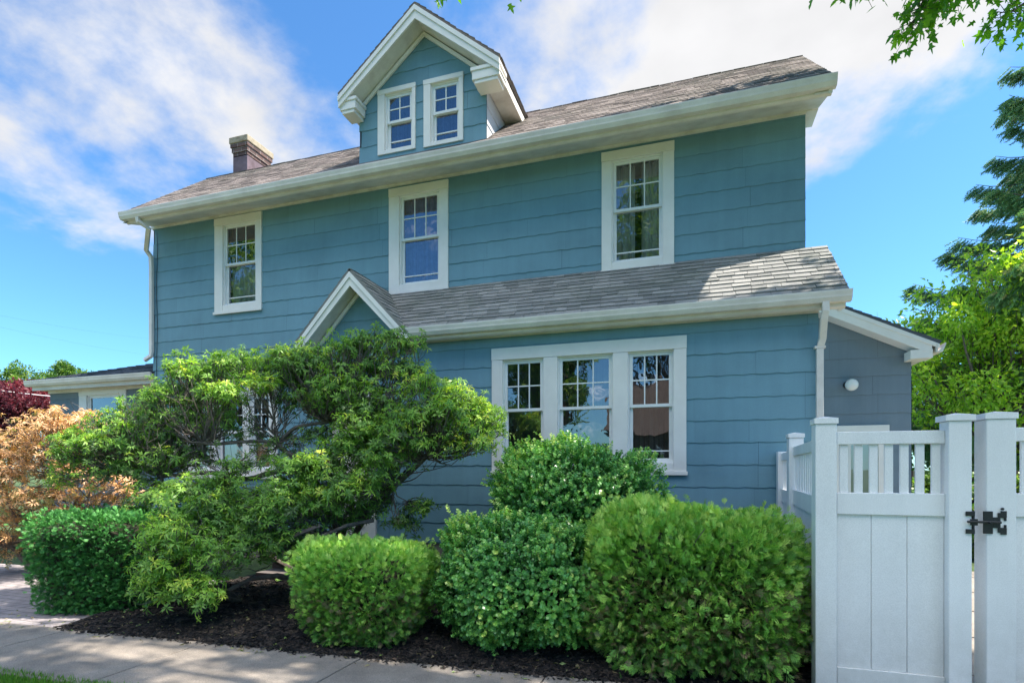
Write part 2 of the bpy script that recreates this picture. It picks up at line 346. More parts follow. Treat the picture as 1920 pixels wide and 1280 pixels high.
def subrect(rects, h):
    o = []
    for (a, b, c, d) in rects:
        x0, x1, z0, z1 = h
        if x1 <= a or x0 >= b or z1 <= c or z0 >= d: o.append((a, b, c, d)); continue
        if a < x0: o.append((a, x0, c, d))
        if x1 < b: o.append((x1, b, c, d))
        m0, m1 = max(a, x0), min(b, x1)
        if c < z0: o.append((m0, m1, c, z0))
        if z1 < d: o.append((m0, m1, z1, d))
    return o
def siding(x0, x1, z0, z1, zref, ex, f, holes=(), clips=(), mat=None, sw=1.22, label=None):
    mb = MB(); sh = MB()
    k0 = math.floor((z0 - zref) / ex); k1 = math.ceil((z1 - zref) / ex)
    for k in range(k0, k1):
        zb, zt = zref + k * ex, zref + (k + 1) * ex
        off = (k % 2) * sw / 2 + random.uniform(-.06, .06); ph = random.uniform(0, 6)
        x = x0 - off
        while x < x1:
            wd = sw * random.choice((.5, 1, 1, 1.5)); a, b = max(x, x0), min(x + wd - random.choice((.001, .001, .0022, .003)), x1); x += wd
            if b - a < .02: continue
            t = random.random(); dz = random.uniform(-.0015, .0015); pr = random.uniform(-.001, .002)
            c, d = max(zb, z0), min(zt, z1)
            if d - c < .01: continue
            rs = [(a, b, c, d)]
            for h in holes: rs = subrect(rs, h)
            for (ra, rb, rc, rd) in rs:
                n = max(1, int((rb - ra) / .045)); nat = abs(rc - c) < 1e-6 and c > z0 + .001
                for i in range(n):
                    q0, q1 = ra + (rb - ra) * i / n, ra + (rb - ra) * (i + 1) / n
                    def wz(q): return rc + (dz + .0045 * math.sin(q * 25 + ph) + .003 * math.sin(q * 41 + ph * 2) if nat else 0)
                    def pj(z): return .004 + (zt - z) / ex * .0105 + pr
                    B0, B1 = f(q0, pj(rc), wz(q0)), f(q1, pj(rc), wz(q1))
                    T0, T1 = f(q0, pj(rd), rd + (.01 if rd >= zt - 1e-6 else 0)), f(q1, pj(rd), rd + (.01 if rd >= zt - 1e-6 else 0))
                    mb.quad([B0, B1, T1, T0], t)
                    mb.quad([f(q0, -.002, wz(q0)), f(q1, -.002, wz(q1)), B1, B0], t)
    o = mb.build('siding', mat or m_siding, house, clips=clips)
    if label: o['label'] = label
    rs = [(x0, x1, z0, z1)]
    for h in holes: rs = subrect(rs, h)
    for (a, b, c, d) in rs: sh.quad([f(a, -.004, c), f(b, -.004, c), f(b, -.004, d), f(a, -.004, d)])
    sh.build('sheathing', m_sheath, o, clips=clips)
    return o
front = lambda Y: (lambda u, dep, z: (u, Y - dep, z))
rightf = lambda X: (lambda u, dep, z: (X + dep, u, z))
leftf = lambda X: (lambda u, dep, z: (X - dep, u, z))

def window(px0, px1, py0, py1, Y, opens, grid=(3, 2), curt=None, ptop=.13, sill=True, casing=.115, room=True):
    """py0/py1: (left,right) rows of the outer casing; opens: list of (px0,px1) openings"""
    z1 = (P(px0, py0[0], Y - .03).z + P(px1, py0[1], Y - .03).z) / 2
    z0 = (P(px0, py1[0], Y - .03).z + P(px1, py1[1], Y - .03).z) / 2
    x0, x1 = PX(px0, Y - .03), PX(px1, Y - .03)
    ops = [(PX(a, Y - .03), PX(b, Y - .03)) for a, b in opens]
    zt = z1 - ptop; zb = z0 + (.12 if sill else .06)
    tr = MB(); fy = Y - .034; by = Y + .10
    xs = [x0] + [v for o in ops for v in o] + [x1]
    for i in range(0, len(xs), 2):
        tr.box(xs[i], xs[i + 1], fy, by, z0, zt - .002)
    tr.box(x0 - .004, x1 + .004, fy - .004, by - .003, zt, z1)          # head casing
    for a, b in ops: tr.box(a + .001, b - .001, fy + .002, by - .003, z0, zb)
    if sill: tr.box(x0 - .015, x1 + .015, fy - .02, fy - .0005, z0 - .035, z0 + .012)
    w = tr.build('window', m_trim, house, bevel=.003)
    for a, b in ops:
        sm = MB(); g = MB()
        # outer jamb liner
        sy = Y + .02; e = .018
        for (p, q, r, s_) in ((a, a + e, zb, zt), (b - e, b, zb, zt), (a + e, b - e, zt - e, zt), (a + e, b - e, zb, zb + e)):
            sm.box(p, q, sy - .015, sy + .07, r, s_)
        zm = zb + (zt - zb) * .515; fw = .038
        # upper sash (outer), lower sash (inner)
        for (c, d, yy) in ((zm - .02, zt - e - .001, sy), (zb + e + .001, zm + .015, sy + .036)):
            p, q = a + e + .001, b - e - .001
            sm.box(p, p + fw, yy, yy + .032, c, d); sm.box(q - fw, q, yy, yy + .032, c, d)
            sm.box(p + fw, q - fw, yy + .001, yy + .031, d - fw, d); sm.box(p + fw, q - fw, yy + .001, yy + .031, c, c + fw)
            g.quad([(p + fw, yy + .012, c + fw), (q - fw, yy + .012, c + fw), (q - fw, yy + .012, d - fw), (p + fw, yy + .012, d - fw)])
            if yy == sy:
                nx, nz = grid; gx0, gx1, gz0, gz1 = p + fw, q - fw, c + fw, d - fw
                for i in range(1, nx):
                    xx = gx0 + (gx1 - gx0) * i / nx; sm.box(xx - .008, xx + .008, yy + .004, yy + .011, gz0, gz1)
                for j in range(1, nz):
                    z_ = gz0 + (gz1 - gz0) * j / nz; sm.box(gx0, gx1, yy + .003, yy + .0112, z_ - .008, z_ + .008)
            else:
                sm.box(p + fw, q - fw, yy - .006, yy + .010, c + fw + .085, c + fw + .10)   # half screen rail
        sm.build('sash', m_sash, w); g.build('glass', m_glass, w)
        if curt == 'blind':
            cm = MB(); n = 9; wd = (b - a) / n
            for i in range(n):
                xx = a + wd * (i + .5); an = .5
                cm.quad([(xx - wd * .42, sy + .17, zb), (xx + wd * .42, sy + .21, zb), (xx + wd * .42, sy + .21, zt), (xx - wd * .42, sy + .17, zt)], random.random())
            cm.build('blind', m_blind, w)
        elif curt in ('drape', 'blue', 'lower'):
            cm = MB(); n = 60
            gap = (.42, .56) if curt == 'drape' else (2, 2)
            ztp = zt if curt != 'lower' else zm
            pts = []
            for i in range(n + 1):
                s_ = i / n
                pts.append((a + (b - a) * s_, sy + .16 + .022 * math.sin(s_ * 48 + 1) + .012 * math.sin(s_ * 91)))
            for i in range(n):
                if gap[0] < i / n < gap[1]: continue
                (xa, ya), (xb, yb) = pts[i], pts[i + 1]
                cm.quad([(xa, ya, zb), (xb, yb, zb), (xb, yb, ztp), (xa, ya, ztp)], .5 + .3 * math.sin(i))
            cm.build('curtain', m_curtb if curt == 'blue' else m_curt, w)
        rm = MB()   # near-black sheet, the room's dimness put into its colour
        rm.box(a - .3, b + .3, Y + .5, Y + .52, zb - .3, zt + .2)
        rm.build('dark_room_sheet', m_dark, w)
    return w, (x0 + .03, x1 - .03, z0 + .02, z1 - .02)

# windows of the main wall
holesM = []; holesB = []; holesL = []; holesD = []
holesM.append(window(402, 490, (409, 398), (586, 579), YM, [(417, 479)], (3, 2), 'lower')[1])
holesM.append(window(729, 840, (354, 337), (551, 538), YM, [(748, 823)], (3, 2), 'blue')[1])
holesM.append(window(1128, 1264, (287, 263), (511, 495), YM, [(1147, 1243)], (3, 2), 'drape')[1])
holesM.append(window(342, 520, (736, 722), (893, 893), YM, [(357, 393), (405, 455), (467, 505)], (2, 2), 'lower')[1])
w, h = window(922, 1287, (654, 628), (884, 886), YB, [(942, 1019), (1045, 1149), (1177, 1263)], (3, 2), 'blind', ptop=.16); holesB.append(h)
holesD.append(window(708, 778.5, (170, 155.5), (291, 279), YD, [(721, 772)], (2, 2), 'blue', ptop=.07, sill=False)[1])
holesD.append(window(794, 868, (150, 135), (276, 263), YD, [(807, 860)], (2, 2), 'blue', ptop=.07, sill=False)[1])
holesL.append(window(148, 236, (731, 724), (880, 880), YL, [(162, 225)], (1, 1), None)[1])

ZS = P(1508, 210, YM).z            # main soffit at the wall
siding(XL - .012, XR + .012, .48, ZS + .02, 5.774, .265, front(YM), holesM)
siding(YM, 14.2, .3, ZS + .02, 5.774, .265, rightf(XR), clips=())
siding(YM, 14.2, .3, ZS + .02, 5.774, .265, leftf(XL), clips=())
# gambrel gable ends
gy = [(7.2, 6.02), (8.95, 7.58), (10.9, 8.45), (12.85, 7.58), (14.6, 6.02)]
for X, fn in ((XR, rightf), (XL, leftf)):
    cl = []
    for (a, b) in zip(gy[:-1], gy[1:]):
        d = Vector((0, b[0] - a[0], b[1] - a[1])); no = Vector((0, -d.z, d.y)).normalized()
        cl.append(((X, a[0], a[1] - .08), no))
    siding(7.8, 14.2, ZS + .02, 8.5, 5.774, .265, fn(X), clips=cl)
mbk = MB(); mbk.box(XL + .02, XR - .02, 14.18, 14.2, 0, 6.1); mbk.build('siding', m_siding, house)
XB0 = PX(600, YB); XB1 = PX(1532, YB)
ZSB = P(1530, 581, YB).z
# front door sits in the gabled bay
dx0, dx1 = PX(632, YB), PX(702, YB)
holesB.append((dx0 + .06, dx1 - .06, .5, 2.5))
siding(XB0 - .012, XB1 + .012, .48, ZSB + .02, 2.654, .269, front(YB), holesB)
siding(YB, YM, .48, ZSB + .3, 2.654, .269, rightf(XB1))
siding(YB, YM, .48, ZSB + .3, 2.654, .269, leftf(XB0))
dm = MB()
for (a, b) in ((dx0 - .05, dx0 + .08), (dx1 - .08, dx1 + .05)): dm.box(a, b, YB - .05, YB + .05, .48, 2.55)
dm.box(dx0 - .12, dx1 + .12, YB - .07, YB + .05, 2.552, 2.72)
do = dm.build('door_frame', m_trim, house, bevel=.004)
dm = MB(); dm.box(dx0 + .082, dx1 - .082, YB, YB + .04, .5, 2.548)
for z0_, z1_ in ((.65, 1.05), (1.2, 2.35)):
    for (a, b) in ((dx0 + .16, (dx0 + dx1) / 2 - .04), ((dx0 + dx1) / 2 + .04, dx1 - .16)):
        dm.box(a, b, YB - .012, YB - .001, z0_, z1_)
dr = dm.build('door', m_trim, house, bevel=.006)
dm = MB(); dm.lathe([(0, 0), (.02, .005), (.022, .04), (.035, .05), (.03, .08), (0, .085)], (dx1 - .16, YB - .001, 1.12), 12, axis=(0, -1, 0)); dm.build('door_knob', m_black, dr, smooth=True)
# gable triangle of the bay
gp = P(655, 503, 6.75); gpx = gp.x; gpz = gp.z - .06; gs = 1.06; ghw = .87
siding(gpx - ghw, gpx + ghw + .1, ZSB + .02, gpz, 2.654, .269, front(YB),
       clips=[((gpx, YB, gpz - .06), Vector((gs, 0, 1)).normalized()), ((gpx, YB, gpz - .06), Vector((-gs, 0, 1)).normalized())])
# foundation
fm = MB(); fm.box(XB0 + .03, XB1 - .03, YB + .01, YM, -.3, .478); fm.box(XL + .03, XR - .03, YM + .01, YM + .3, -.3, .476)
fm.box(XR - .3, XR - .03, YM + .3, 14.1, -.3, .3); fm.box(XL + .03, XL + .3, YM + .3, 14.1, -.3, .3)
fm.build('foundation', m_found, house)
# stoop and steps in front of the bay door
sm = MB()
for i in range(3): sm.box(dx0 - .45 + .003 * i, dx1 + .3 - .003 * i, YB - 1.15 + .3 * i, YB - .003 + .001 * i, -.1 + .001 * i, .15 * (i + 1))
sm.build('steps', brickmat('step_brick', 2.4, (.07, .05, .045), (.12, .08, .07), (.14, .12, .11), .5, .19), house)

# ---- shingled roof planes
def shingles(O, U, V, nu, nv, ex=.125, mat=None, clips=(), wmin=.13, wmax=.30, name='roof', thick=.013, parent=None):
    """O eave start, U unit along eave, V unit up the slope, nu, nv lengths"""
    O, U, V = Vector(O), Vector(U).normalized(), Vector(V).normalized(); Nn = U.cross(V).normalized()
    if Nn.z < 0: Nn = -Nn
    mb = MB(); k = 0; v = 0
    while v < nv:
        u_ = 0 - random.uniform(0, wmax)
        while u_ < nu:
            w = random.uniform(wmin, wmax); a, b = max(0, u_), min(nu, u_ + w - .005); u_ += w
            if b - a < .02: continue
            t = random.random(); lift = random.uniform(0, thick * .5); dv = random.uniform(-.007, .007); dv2 = dv + random.uniform(-.004, .004)
            top = min(nv, v + ex + .03); h = thick + lift; h2 = h + random.uniform(-.12, .18) * thick
            A = O + U * a + V * (v + dv) + Nn * h; B = O + U * b + V * (v + dv2) + Nn * h2
            T1 = O + U * b + V * top + Nn * .002; T0 = O + U * a + V * top + Nn * .002
            mb.quad([A, B, T1, T0], t)
            mb.quad([A - Nn * (h - .001), B - Nn * (h2 - .001), B, A], t * .6)
            mb.quad([A - Nn * (h - .001), A, T0], t * .7); mb.quad([B, B - Nn * (h2 - .001), T1], t * .7)
        v += ex; k += 1
    dk = [O + U * 0, O + U * nu, O + U * nu + V * nv, O + V * nv]
    mb.prism([p - Nn * .001 for p in dk], -Nn * .035, .3)
    return mb.build(name, mat or m_roof, parent or house, clips=clips)

GY = 7.10                                  # main gutter outer face
ZG = P(1573, 134, GY).z                    # gutter top
RXR = PX(1571, GY); RXL = PX(221, GY) + .0
s1 = (7.60 + .0 - ZG) / (8.95 - GY)
ZB = P(1503, 107, 8.95).z
s1 = (ZB - ZG) / (8.95 - GY - .04)
e0 = Vector((RXL + .02, GY + .04, ZG - .005)); top = Vector((RXL + .02, 8.95, ZB)); Vm = (top - e0)
dlx0, dlx1 = PX(676, YD), PX(911, YD)
main_roof = shingles(e0, (1, 0, 0), Vm, RXR - RXL - .04, Vm.length + .01, .125, thick=.008)
ridge = Vector((RXL + .02, 10.9, ZB + .40 * 1.95))
Vu = ridge - top
shingles(top + Vector((0, 0, .004)), (1, 0, 0), Vu, RXR - RXL - .04, Vu.length, .14)
bk = MB(); W0, W1 = RXL + .02, RXR - .02
bk.prism([(W0, 10.9, ridge.z), (W0, 12.85, ZB), (W0, 14.7, ZG), (W0, 14.7, ZG - .04), (W0, 12.84, ZB - .04), (W0, 10.9, ridge.z - .04)], (W1 - W0, 0, 0)); bk.build('roof', m_roof, house)
# gable-end infill boards under the roof edge (rake boards)
for X, w in ((RXL + .03, .04), (RXR - .07, .04)):
    rk = MB()
    for (a, b) in (((GY + .1, ZG + .03), (8.95, ZB)), ((8.95, ZB), (10.9, ridge.z)), ((10.9, ridge.z), (12.85, ZB)), ((12.85, ZB), (14.6, ZG + .05))):
        rk.prism([(X, a[0], a[1] - .045), (X, b[0], b[1] - .045), (X, b[0], b[1] - .20), (X, a[0], a[1] - .20)], (w, 0, 0))
    rk.build('rake_board', m_trim, house)
    rk = MB(); xa, xb = (X + w, XL) if X < -5 else (XR, X)
    for (a, b) in (((GY + .1, ZG + .03), (8.95, ZB)), ((8.95, ZB), (10.9, ridge.z)), ((10.9, ridge.z), (12.85, ZB)), ((12.85, ZB), (14.6, ZG + .05))):
        if abs(xb - xa) > .02: rk.prism([(min(xa, xb), a[0], a[1] - .17), (min(xa, xb), b[0], b[1] - .17), (min(xa, xb), b[0], b[1] - .19), (min(xa, xb), a[0], a[1] - .19)], (abs(xb - xa), 0, 0))
    if rk.v: rk.build('soffit', m_soffit, house)

def gutter(x0, x1, Yo, zt, h=.125, dep=.12, name='gutter'):
    """K-profile gutter, open top, outer face at Yo"""
    pr = [(dep, -h * .1), (dep, -h), (dep * .35, -h), (dep * .12, -h * .62), (dep * .10, -h * .45), (0, -h * .12), (0, 0), (.012, 0), (.012, -h * .1),
          (dep * .10 + .01, -h * .5), (dep * .35 + .01, -h * .9), (dep - .008, -h * .9), (dep - .008, -h * .1)]
    g = MB(); g.prism([(x0, Yo + a, zt + b) for a, b in pr], (x1 - x0, 0, 0))
    g.prism([(x0 - .002, Yo + a, zt + b) for a, b in pr[:7]], (.003, 0, 0)); g.prism([(x1 - .001, Yo + a, zt + b) for a, b in pr[:7]], (.003, 0, 0))
    n = int((x1 - x0) / 3)
    for i in range(1, n + 1):
        xx = x0 + (x1 - x0) * i / (n + 1)
        g.prism([(xx, Yo + a - .002, zt + b - (.002 if b < -h * .5 else 0)) for a, b in pr[1:7]], (.03, 0, 0))
    return g.build(name, m_gutter, house)
gutter(RXL, RXR, GY, ZG)
# cornice: fascia, bed moulding, sloped soffit
cz = ZG - .13
co = MB()
co.prism([(RXL + .03, GY + .121, ZG + .0), (RXL + .03, GY + .121, cz - .015), (RXL + .03, GY + .150, cz - .03), (RXL + .03, GY + .175, cz - .03), (RXL + .03, GY + .175, ZG + .02)], (RXR - RXL - .06, 0, 0))
co.build('fascia', m_gutter, house)
so = MB(); so.prism([(RXL + .04, GY + .176, cz - .02), (RXL + .04, YM - .04, ZS - .005), (RXL + .04, YM - .04, ZS + .02), (RXL + .04, GY + .176, cz + .01)], (RXR - RXL - .1, 0, 0))
so.box(XL - .02, XR + .02, YM - .045, YM - .017, ZS - .045, ZS + .03)
# boxed return at the right corner
so.prism([(XR + .004, YM - .02, ZS - .012), (RXR - .06, YM - .02, ZS - .012), (RXR - .06, YM + .35, ZS - .012), (XR + .004, YM + .35, ZS - .012)], (0, 0, .25))
for fx in (.36, .66):
    xx = RXL + (RXR - RXL) * fx; so.prism([(xx, GY + .176, cz - .0225), (xx, YM - .046, ZS - .0075), (xx, YM - .046, ZS - .004), (xx, GY + .176, cz - .018)], (.02, 0, 0))
so.build('soffit', m_soffit, house)

# lower shed roof over the bay
SGY = 6.75; SZG = P(1590, 542, SGY).z; SXR = 1.71; SXL = gpx + .8
STZ = P(1552, 460, YM).z
e = Vector((gpx, SGY + .04, SZG)); tp = Vector((gpx, YM, STZ)); Vs = tp - e; ss = Vs.z / Vs.y
vall = (1.06, ss, 0)
px_v = gpx + (gp.z - SZG) / gs
shingles(e, (1, 0, 0), Vs, SXR - gpx, Vs.length, .112, m_roof2, clips=[((px_v + .01, SGY, 0), (-gs, -ss, 0))], wmin=.14, wmax=.27)
gutter(px_v + .02, SXR + .02, SGY, SZG + .008, .12, .11)
fc = MB(); x0 = px_v + .02
fc.prism([(x0, SGY + .111, SZG - .01), (x0, SGY + .111, SZG - .15), (x0, SGY + .15, SZG - .165), (x0, SGY + .165, SZG - .165), (x0, SGY + .165, SZG + .0)], (SXR - .02 - x0, 0, 0))
fc.build('fascia', m_gutter, house)
so = MB(); so.prism([(x0 - .3, SGY + .166, SZG - .16), (x0 - .3, YB - .03, ZSB), (x0 - .3, YB - .03, ZSB + .02), (x0 - .3, SGY + .166, SZG - .13)], (SXR - .05 - x0 + .3, 0, 0))
so.box(x0 - .1, XB1 + .01, YB - .04, YB - .017, ZSB - .04, ZSB + .01)
so.build('soffit', m_soffit, house)
rk = MB()
rk.prism([(SXR - .06, SGY + .166, SZG - .02), (SXR - .06, YM, STZ - .045), (SXR - .06, YM, STZ - .28), (SXR - .06, SGY + .3, SZG - .15), (SXR - .06, SGY + .166, SZG - .15)], (.04, 0, 0))
rk.prism([(XB1 + .002, SGY + .17, SZG - .10), (XB1 + .002, YM, STZ - .2), (XB1 + .002, YM, STZ - .22), (XB1 + .002, SGY + .17, SZG - .13)], (SXR - .062 - XB1, 0, 0))
rk.prism([(XB1 - .01, YB + .02, ZSB + .28), (XB1 - .01, YM, ZSB + .28), (XB1 - .01, YM, STZ - .05)], (.012, 0, 0))
rk.build('rake_board', m_trim, house)

# gabled roofs (entry bay and dormer)
def gable_roof(cx, zp, slope, hw, y0, y1, mat, ex=.12, rake=.15, oh=.3, name='roof', wallY=None, inner=.10):
    ln = math.hypot(1, slope) * hw
    for sx in (-1, 1):
        O = Vector((cx + sx * hw, y0 if sx < 0 else y1, zp - slope * hw)); V = Vector((-sx, 0, slope)); U = Vector((0, 1 if sx < 0 else -1, 0))
        shingles(O, U, V, y1 - y0, ln, ex, mat, wmin=.14, wmax=.28, name=name)
    rk = MB()
    n = math.hypot(1, slope)
    for sx in (-1, 1):
        x_ = lambda q: cx + sx * q
        z_ = lambda q, dd: zp - slope * q - dd * n
        rk.prism([(cx, y0 + .01, z_(0, .037)), (x_(hw), y0 + .01, z_(hw, .037)), (x_(hw), y0 + .01, z_(hw, .037) - rake * n * .82), (cx, y0 + .01, z_(0, .037) - rake * n)], (0, .03, 0))
        rk.prism([(cx, y0 - .008, z_(0, .03)), (x_(hw), y0 - .008, z_(hw, .03)), (x_(hw), y0 - .008, z_(hw, .085)), (cx, y0 - .008, z_(0, .085))], (0, .017, 0))
        rk.prism([(cx, wallY - .045, z_(0, rake + .02)), (x_(hw * .93), wallY - .045, z_(hw * .93, rake + .02)), (x_(hw * .93), wallY - .045, z_(hw * .93, rake + .07)), (cx, wallY - .045, z_(0, rake + .07))], (0, .028, 0))
    rb = rk.build('rake_board', m_trim, house)
    so = MB()
    for sx in (-1, 1):
        x_ = lambda q: cx + sx * q
        z_ = lambda q, dd: zp - slope * q - dd * n
        so.prism([(cx, y0 + .042, z_(0, rake * .9)), (x_(hw), y0 + .042, z_(hw, rake * .8)), (x_(hw), y0 + .042, z_(hw, rake * .8 + .02)), (cx, y0 + .042, z_(0, rake * .9 + .02))], (0, wallY - y0 - .045, 0))
    so.build('soffit', m_soffit, house)
gable_roof(gpx, gp.z, gs, (gp.z - P(558, 640, 6.75).z) / gs, 6.75, YM, m_roof2, wallY=YB, rake=.13)
# dormer
dp = P(778, 3, 7.02); dzp = dp.z; dcx = (PX(633, 7.02) + PX(936, 7.02)) / 2; dhw = (PX(936, 7.02) - PX(633, 7.02)) / 2
dze = (P(633, 172, 7.02).z + P(936, 108, 7.02).z) / 2; dsl = (dzp - dze) / dhw
gable_roof(dcx, dzp, dsl, dhw, 7.02, 10.6, m_roof, wallY=YD, rake=.14)
zr = lambda y: ZG - .005 + (y - GY - .04) * Vm.z / Vm.y
xh0, xh1 = dcx - (dlx1 - dlx0) / 2, dcx + (dlx1 - dlx0) / 2
xh0, xh1 = dlx0, dlx1
dn = math.hypot(1, dsl)
siding(xh0 - .014, xh1 + .014, zr(YD) - .02, dzp, 7.0, .2545, front(YD), holesD,
       clips=[((dcx, YD, dzp - .15 * dn), Vector((dsl, 0, 1)).normalized()), ((dcx, YD, dzp - .15 * dn), Vector((-dsl, 0, 1)).normalized())])
sl = Vector((0, -Vm.z, Vm.y)).normalized()
zcheek = dze + (dhw - (xh1 - dcx)) * dsl - .12
m_cheek = simple('sunlit_cheek_siding', [(.3, (.42, .45, .50)), (.7, (.56, .59, .64))], .7, 2, 60, .2, .002, .4)  # pale copy of the siding, sunlight on this cheek put into the colour
siding(YD + .004, 8.9, zr(YD), zcheek, 7.0, .2545, rightf(xh1), clips=[((0, YD, zr(YD) - .02), -sl)], mat=m_cheek, label='siding on the side of the dormer, sunlight painted in as a pale colour')
siding(YD + .004, 8.9, zr(YD), zcheek, 7.0, .2545, leftf(xh0), clips=[((0, YD, zr(YD) - .02), -sl)])
# dormer cornice returns and eave boxes running back
for sx in (-1, 1):
    rt = MB()
    xi = (xh0 if sx < 0 else xh1); xo = dcx + sx * (dhw - .01); zt_ = dze - .03
    a, b = min(xi - sx * .10, xo), max(xi - sx * .10, xo)
    rt.box(a, b, 7.06, YD - .018, zt_ - .20, zt_ - .08)
    rt.box(a - .02, b + .02, 7.045, YD - .02, zt_ - .08, zt_ - .03); rt.box(a + .03, b - .03, 7.075, YD - .019, zt_ - .25, zt_ - .201)
    rt.build('cornice_return', m_trim, house, bevel=.006)
for sx in (-1, 1):
    rt = MB()
    xi = (xh0 if sx < 0 else xh1); xo = dcx + sx * (dhw - .03)
    a, b = min(xi + sx * .018, xo), max(xi + sx * .018, xo)
    rt.prism([(a, YD - .015, dze - .05), (b, YD - .015, dze - .05), (b, YD - .015, dze - .17), (a, YD - .015, dze - .17)], (0, 1.55, 0))
    rt.build('soffit', m_soffit, house)

# chimney
ch0, ch1 = -9.19, -8.74; zt = P(464, 250, 9.2).z
cm = MB(); cm.box(ch0 + .05, ch1 - .05, 9.25, 9.88, 6.8, zt - .17)
for i, q in enumerate((.04, .025, 0.0)):
    cm.box(ch0 + q, ch1 - q, 9.2 + q, 9.93 - q, zt - .17 - .075 * (2.4 - i) - .03 - (0 if i else .04), zt - .17 - .075 * (1.4 - i) - .031)
cm.box(ch0 + .02, ch1 - .02, 9.22, 9.91, zt - .33, zt - .15)
chim = cm.build('chimney', m_brick, house)
cm = MB(); cm.box(ch0 - .02, ch1 + .02, 9.18, 9.95, zt - .15, zt - .02); cm.box(ch0 + .05, ch1 - .05, 9.25, 9.88, zt - .02, zt + .02); cm.build('chimney_cap', m_cap, chim, bevel=.015)
cm = MB(); cm.box(ch0 + .04, ch1 - .04, 9.24, 9.89, 6.9, zt - .40); cm.build('flashing', m_flash, chim)

# left wing
lz = P(50, 714, 7.72).z; lx0 = PX(45, 7.72); lx1 = XL + .0
rz_ = lz + .36 * (10.3 - 7.76)
lwx0 = PX(95, YL)
lso = P(180, 728, YL).z
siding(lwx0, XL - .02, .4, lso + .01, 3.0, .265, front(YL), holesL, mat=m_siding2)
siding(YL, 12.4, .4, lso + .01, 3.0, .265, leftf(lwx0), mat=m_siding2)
fm = MB(); fm.box(lwx0 + .03, XL, YL + .02, 12.4, -.2, .398); fm.build('foundation', m_found, house)
V_ = Vector((0, 10.3 - 7.76, rz_ - lz))
hipn = Vector((-.36, .36 * 1, 0))
shingles((lx0, 7.76, lz), (1, 0, 0), V_, XL - lx0 + .02, V_.length, .13, m_roof3, clips=[((lx0, 7.76, lz), Vector((-1, 1, 0)).normalized())])
V2 = Vector((10.3 - 7.76, 0, rz_ - lz))
shingles((lx0, 13, lz), (0, -1, 0), V2, 13 - 7.76, V2.length, .13, m_roof3, clips=[((lx0, 7.76, lz), Vector((1, -1, 0)).normalized())])
gutter(lx0 - .03, XL - .02, 7.72, lz + .008, .12, .11)
fc = MB(); fc.box(lx0 + .06, XL - .02, 7.831, 7.86, lz - .19, lz - .01); fc.box(lx0 + .05, XL - .02, 7.845, YL - .02, lso + .0, lso + .025)
fc.box(lwx0 - .01, XL - .02, YL - .045, YL - .018, lso - .06, lso - .001); fc.build('fascia', m_gutter, house)

# rear right wing with its descending rake
ra = P(1560, 566, 8.7); rb_ = P(1762, 640, 8.7); rs = (ra.z - rb_.z) / (rb_.x - ra.x)
wx1 = PX(1708, YR)
x0r = .6; zr0 = ra.z + (ra.x - x0r) * rs
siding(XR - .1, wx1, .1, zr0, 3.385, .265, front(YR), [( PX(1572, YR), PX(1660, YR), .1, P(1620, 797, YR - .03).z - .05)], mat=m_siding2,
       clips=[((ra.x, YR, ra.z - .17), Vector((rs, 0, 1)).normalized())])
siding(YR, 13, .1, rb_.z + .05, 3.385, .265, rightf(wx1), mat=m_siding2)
Vr = Vector((-1, 0, rs)); xe = rb_.x + .02; ze = rb_.z
shingles((xe, 13, ze), (0, -1, 0), Vr, 13 - 8.7, (xe - x0r) * math.hypot(1, rs), .13, m_roof3)
rk = MB(); n_ = math.hypot(1, rs)
def zq(x, dd): return ze + (xe - x) * rs - dd * n_
rk.prism([(x0r, 8.71, zq(x0r, .038)), (xe - .1, 8.71, zq(xe - .1, .038)), (xe - .1, 8.71, zq(xe - .1, .19)), (x0r, 8.71, zq(x0r, .19))], (0, .03, 0))
rk.prism([(x0r, 8.695, zq(x0r, .036)), (xe - .02, 8.695, zq(xe - .02, .036)), (xe - .02, 8.695, zq(xe - .02, .09)), (x0r, 8.695, zq(x0r, .09))], (0, .014, 0))
rk.prism([(x0r, 8.742, zq(x0r, .16)), (xe - .1, 8.742, zq(xe - .1, .16)), (xe - .1, 8.742, zq(xe - .1, .185)), (x0r, 8.742, zq(x0r, .185))], (0, YR - 8.76, 0))
rk.box(wx1 + .018, xe - .1, 8.75, YR + .06, ze - .20, ze - .13); rk.box(wx1 - .10, xe - .09, 8.712, 8.95, ze - .21, ze - .09)
rk.build('rake_board', m_trim, house, bevel=.004)
so = MB(); so.box(wx1 + .02, xe - .1, YR + .062, 13, ze - .19, ze - .15); so.build('soffit', m_soffit, house)
gg = MB(); h_ = .12; pr = [(-.11, -.01), (-.11, -h_), (-.04, -h_), (-.015, -h_ * .5), (0, -h_ * .1), (0, 0), (-.012, 0), (-.012, -.02), (-.09, -h_ * .9), (-.10, -.01)]
gg.prism([(xe + .05 + a, 8.69, ze - .02 + b) for a, b in pr], (0, 4.3, 0)); gg.build('gutter', m_gutter, house)
# globe lamp on that wall
lp = P(1594, 722, YR - .09)
lm = MB(); lm.lathe([(0, 0), (.055, 0), (.055, .03), (.045, .055), (0, .056)], (lp.x - .02, YR - .018, lp.z + .015), 16, axis=(0, -1, 0))
wl = lm.build('wall_lamp', m_black, house)
lm = MB(); lm.lathe([(.0, -.085)] + [(.085 * math.sin(a), -.085 * math.cos(a)) for a in [i * math.pi / 10 for i in range(1, 10)]] + [(0, .085)], (lp.x + .01, YR - .13, lp.z), 20); lm.build('globe', m_opal, wl, smooth=True)
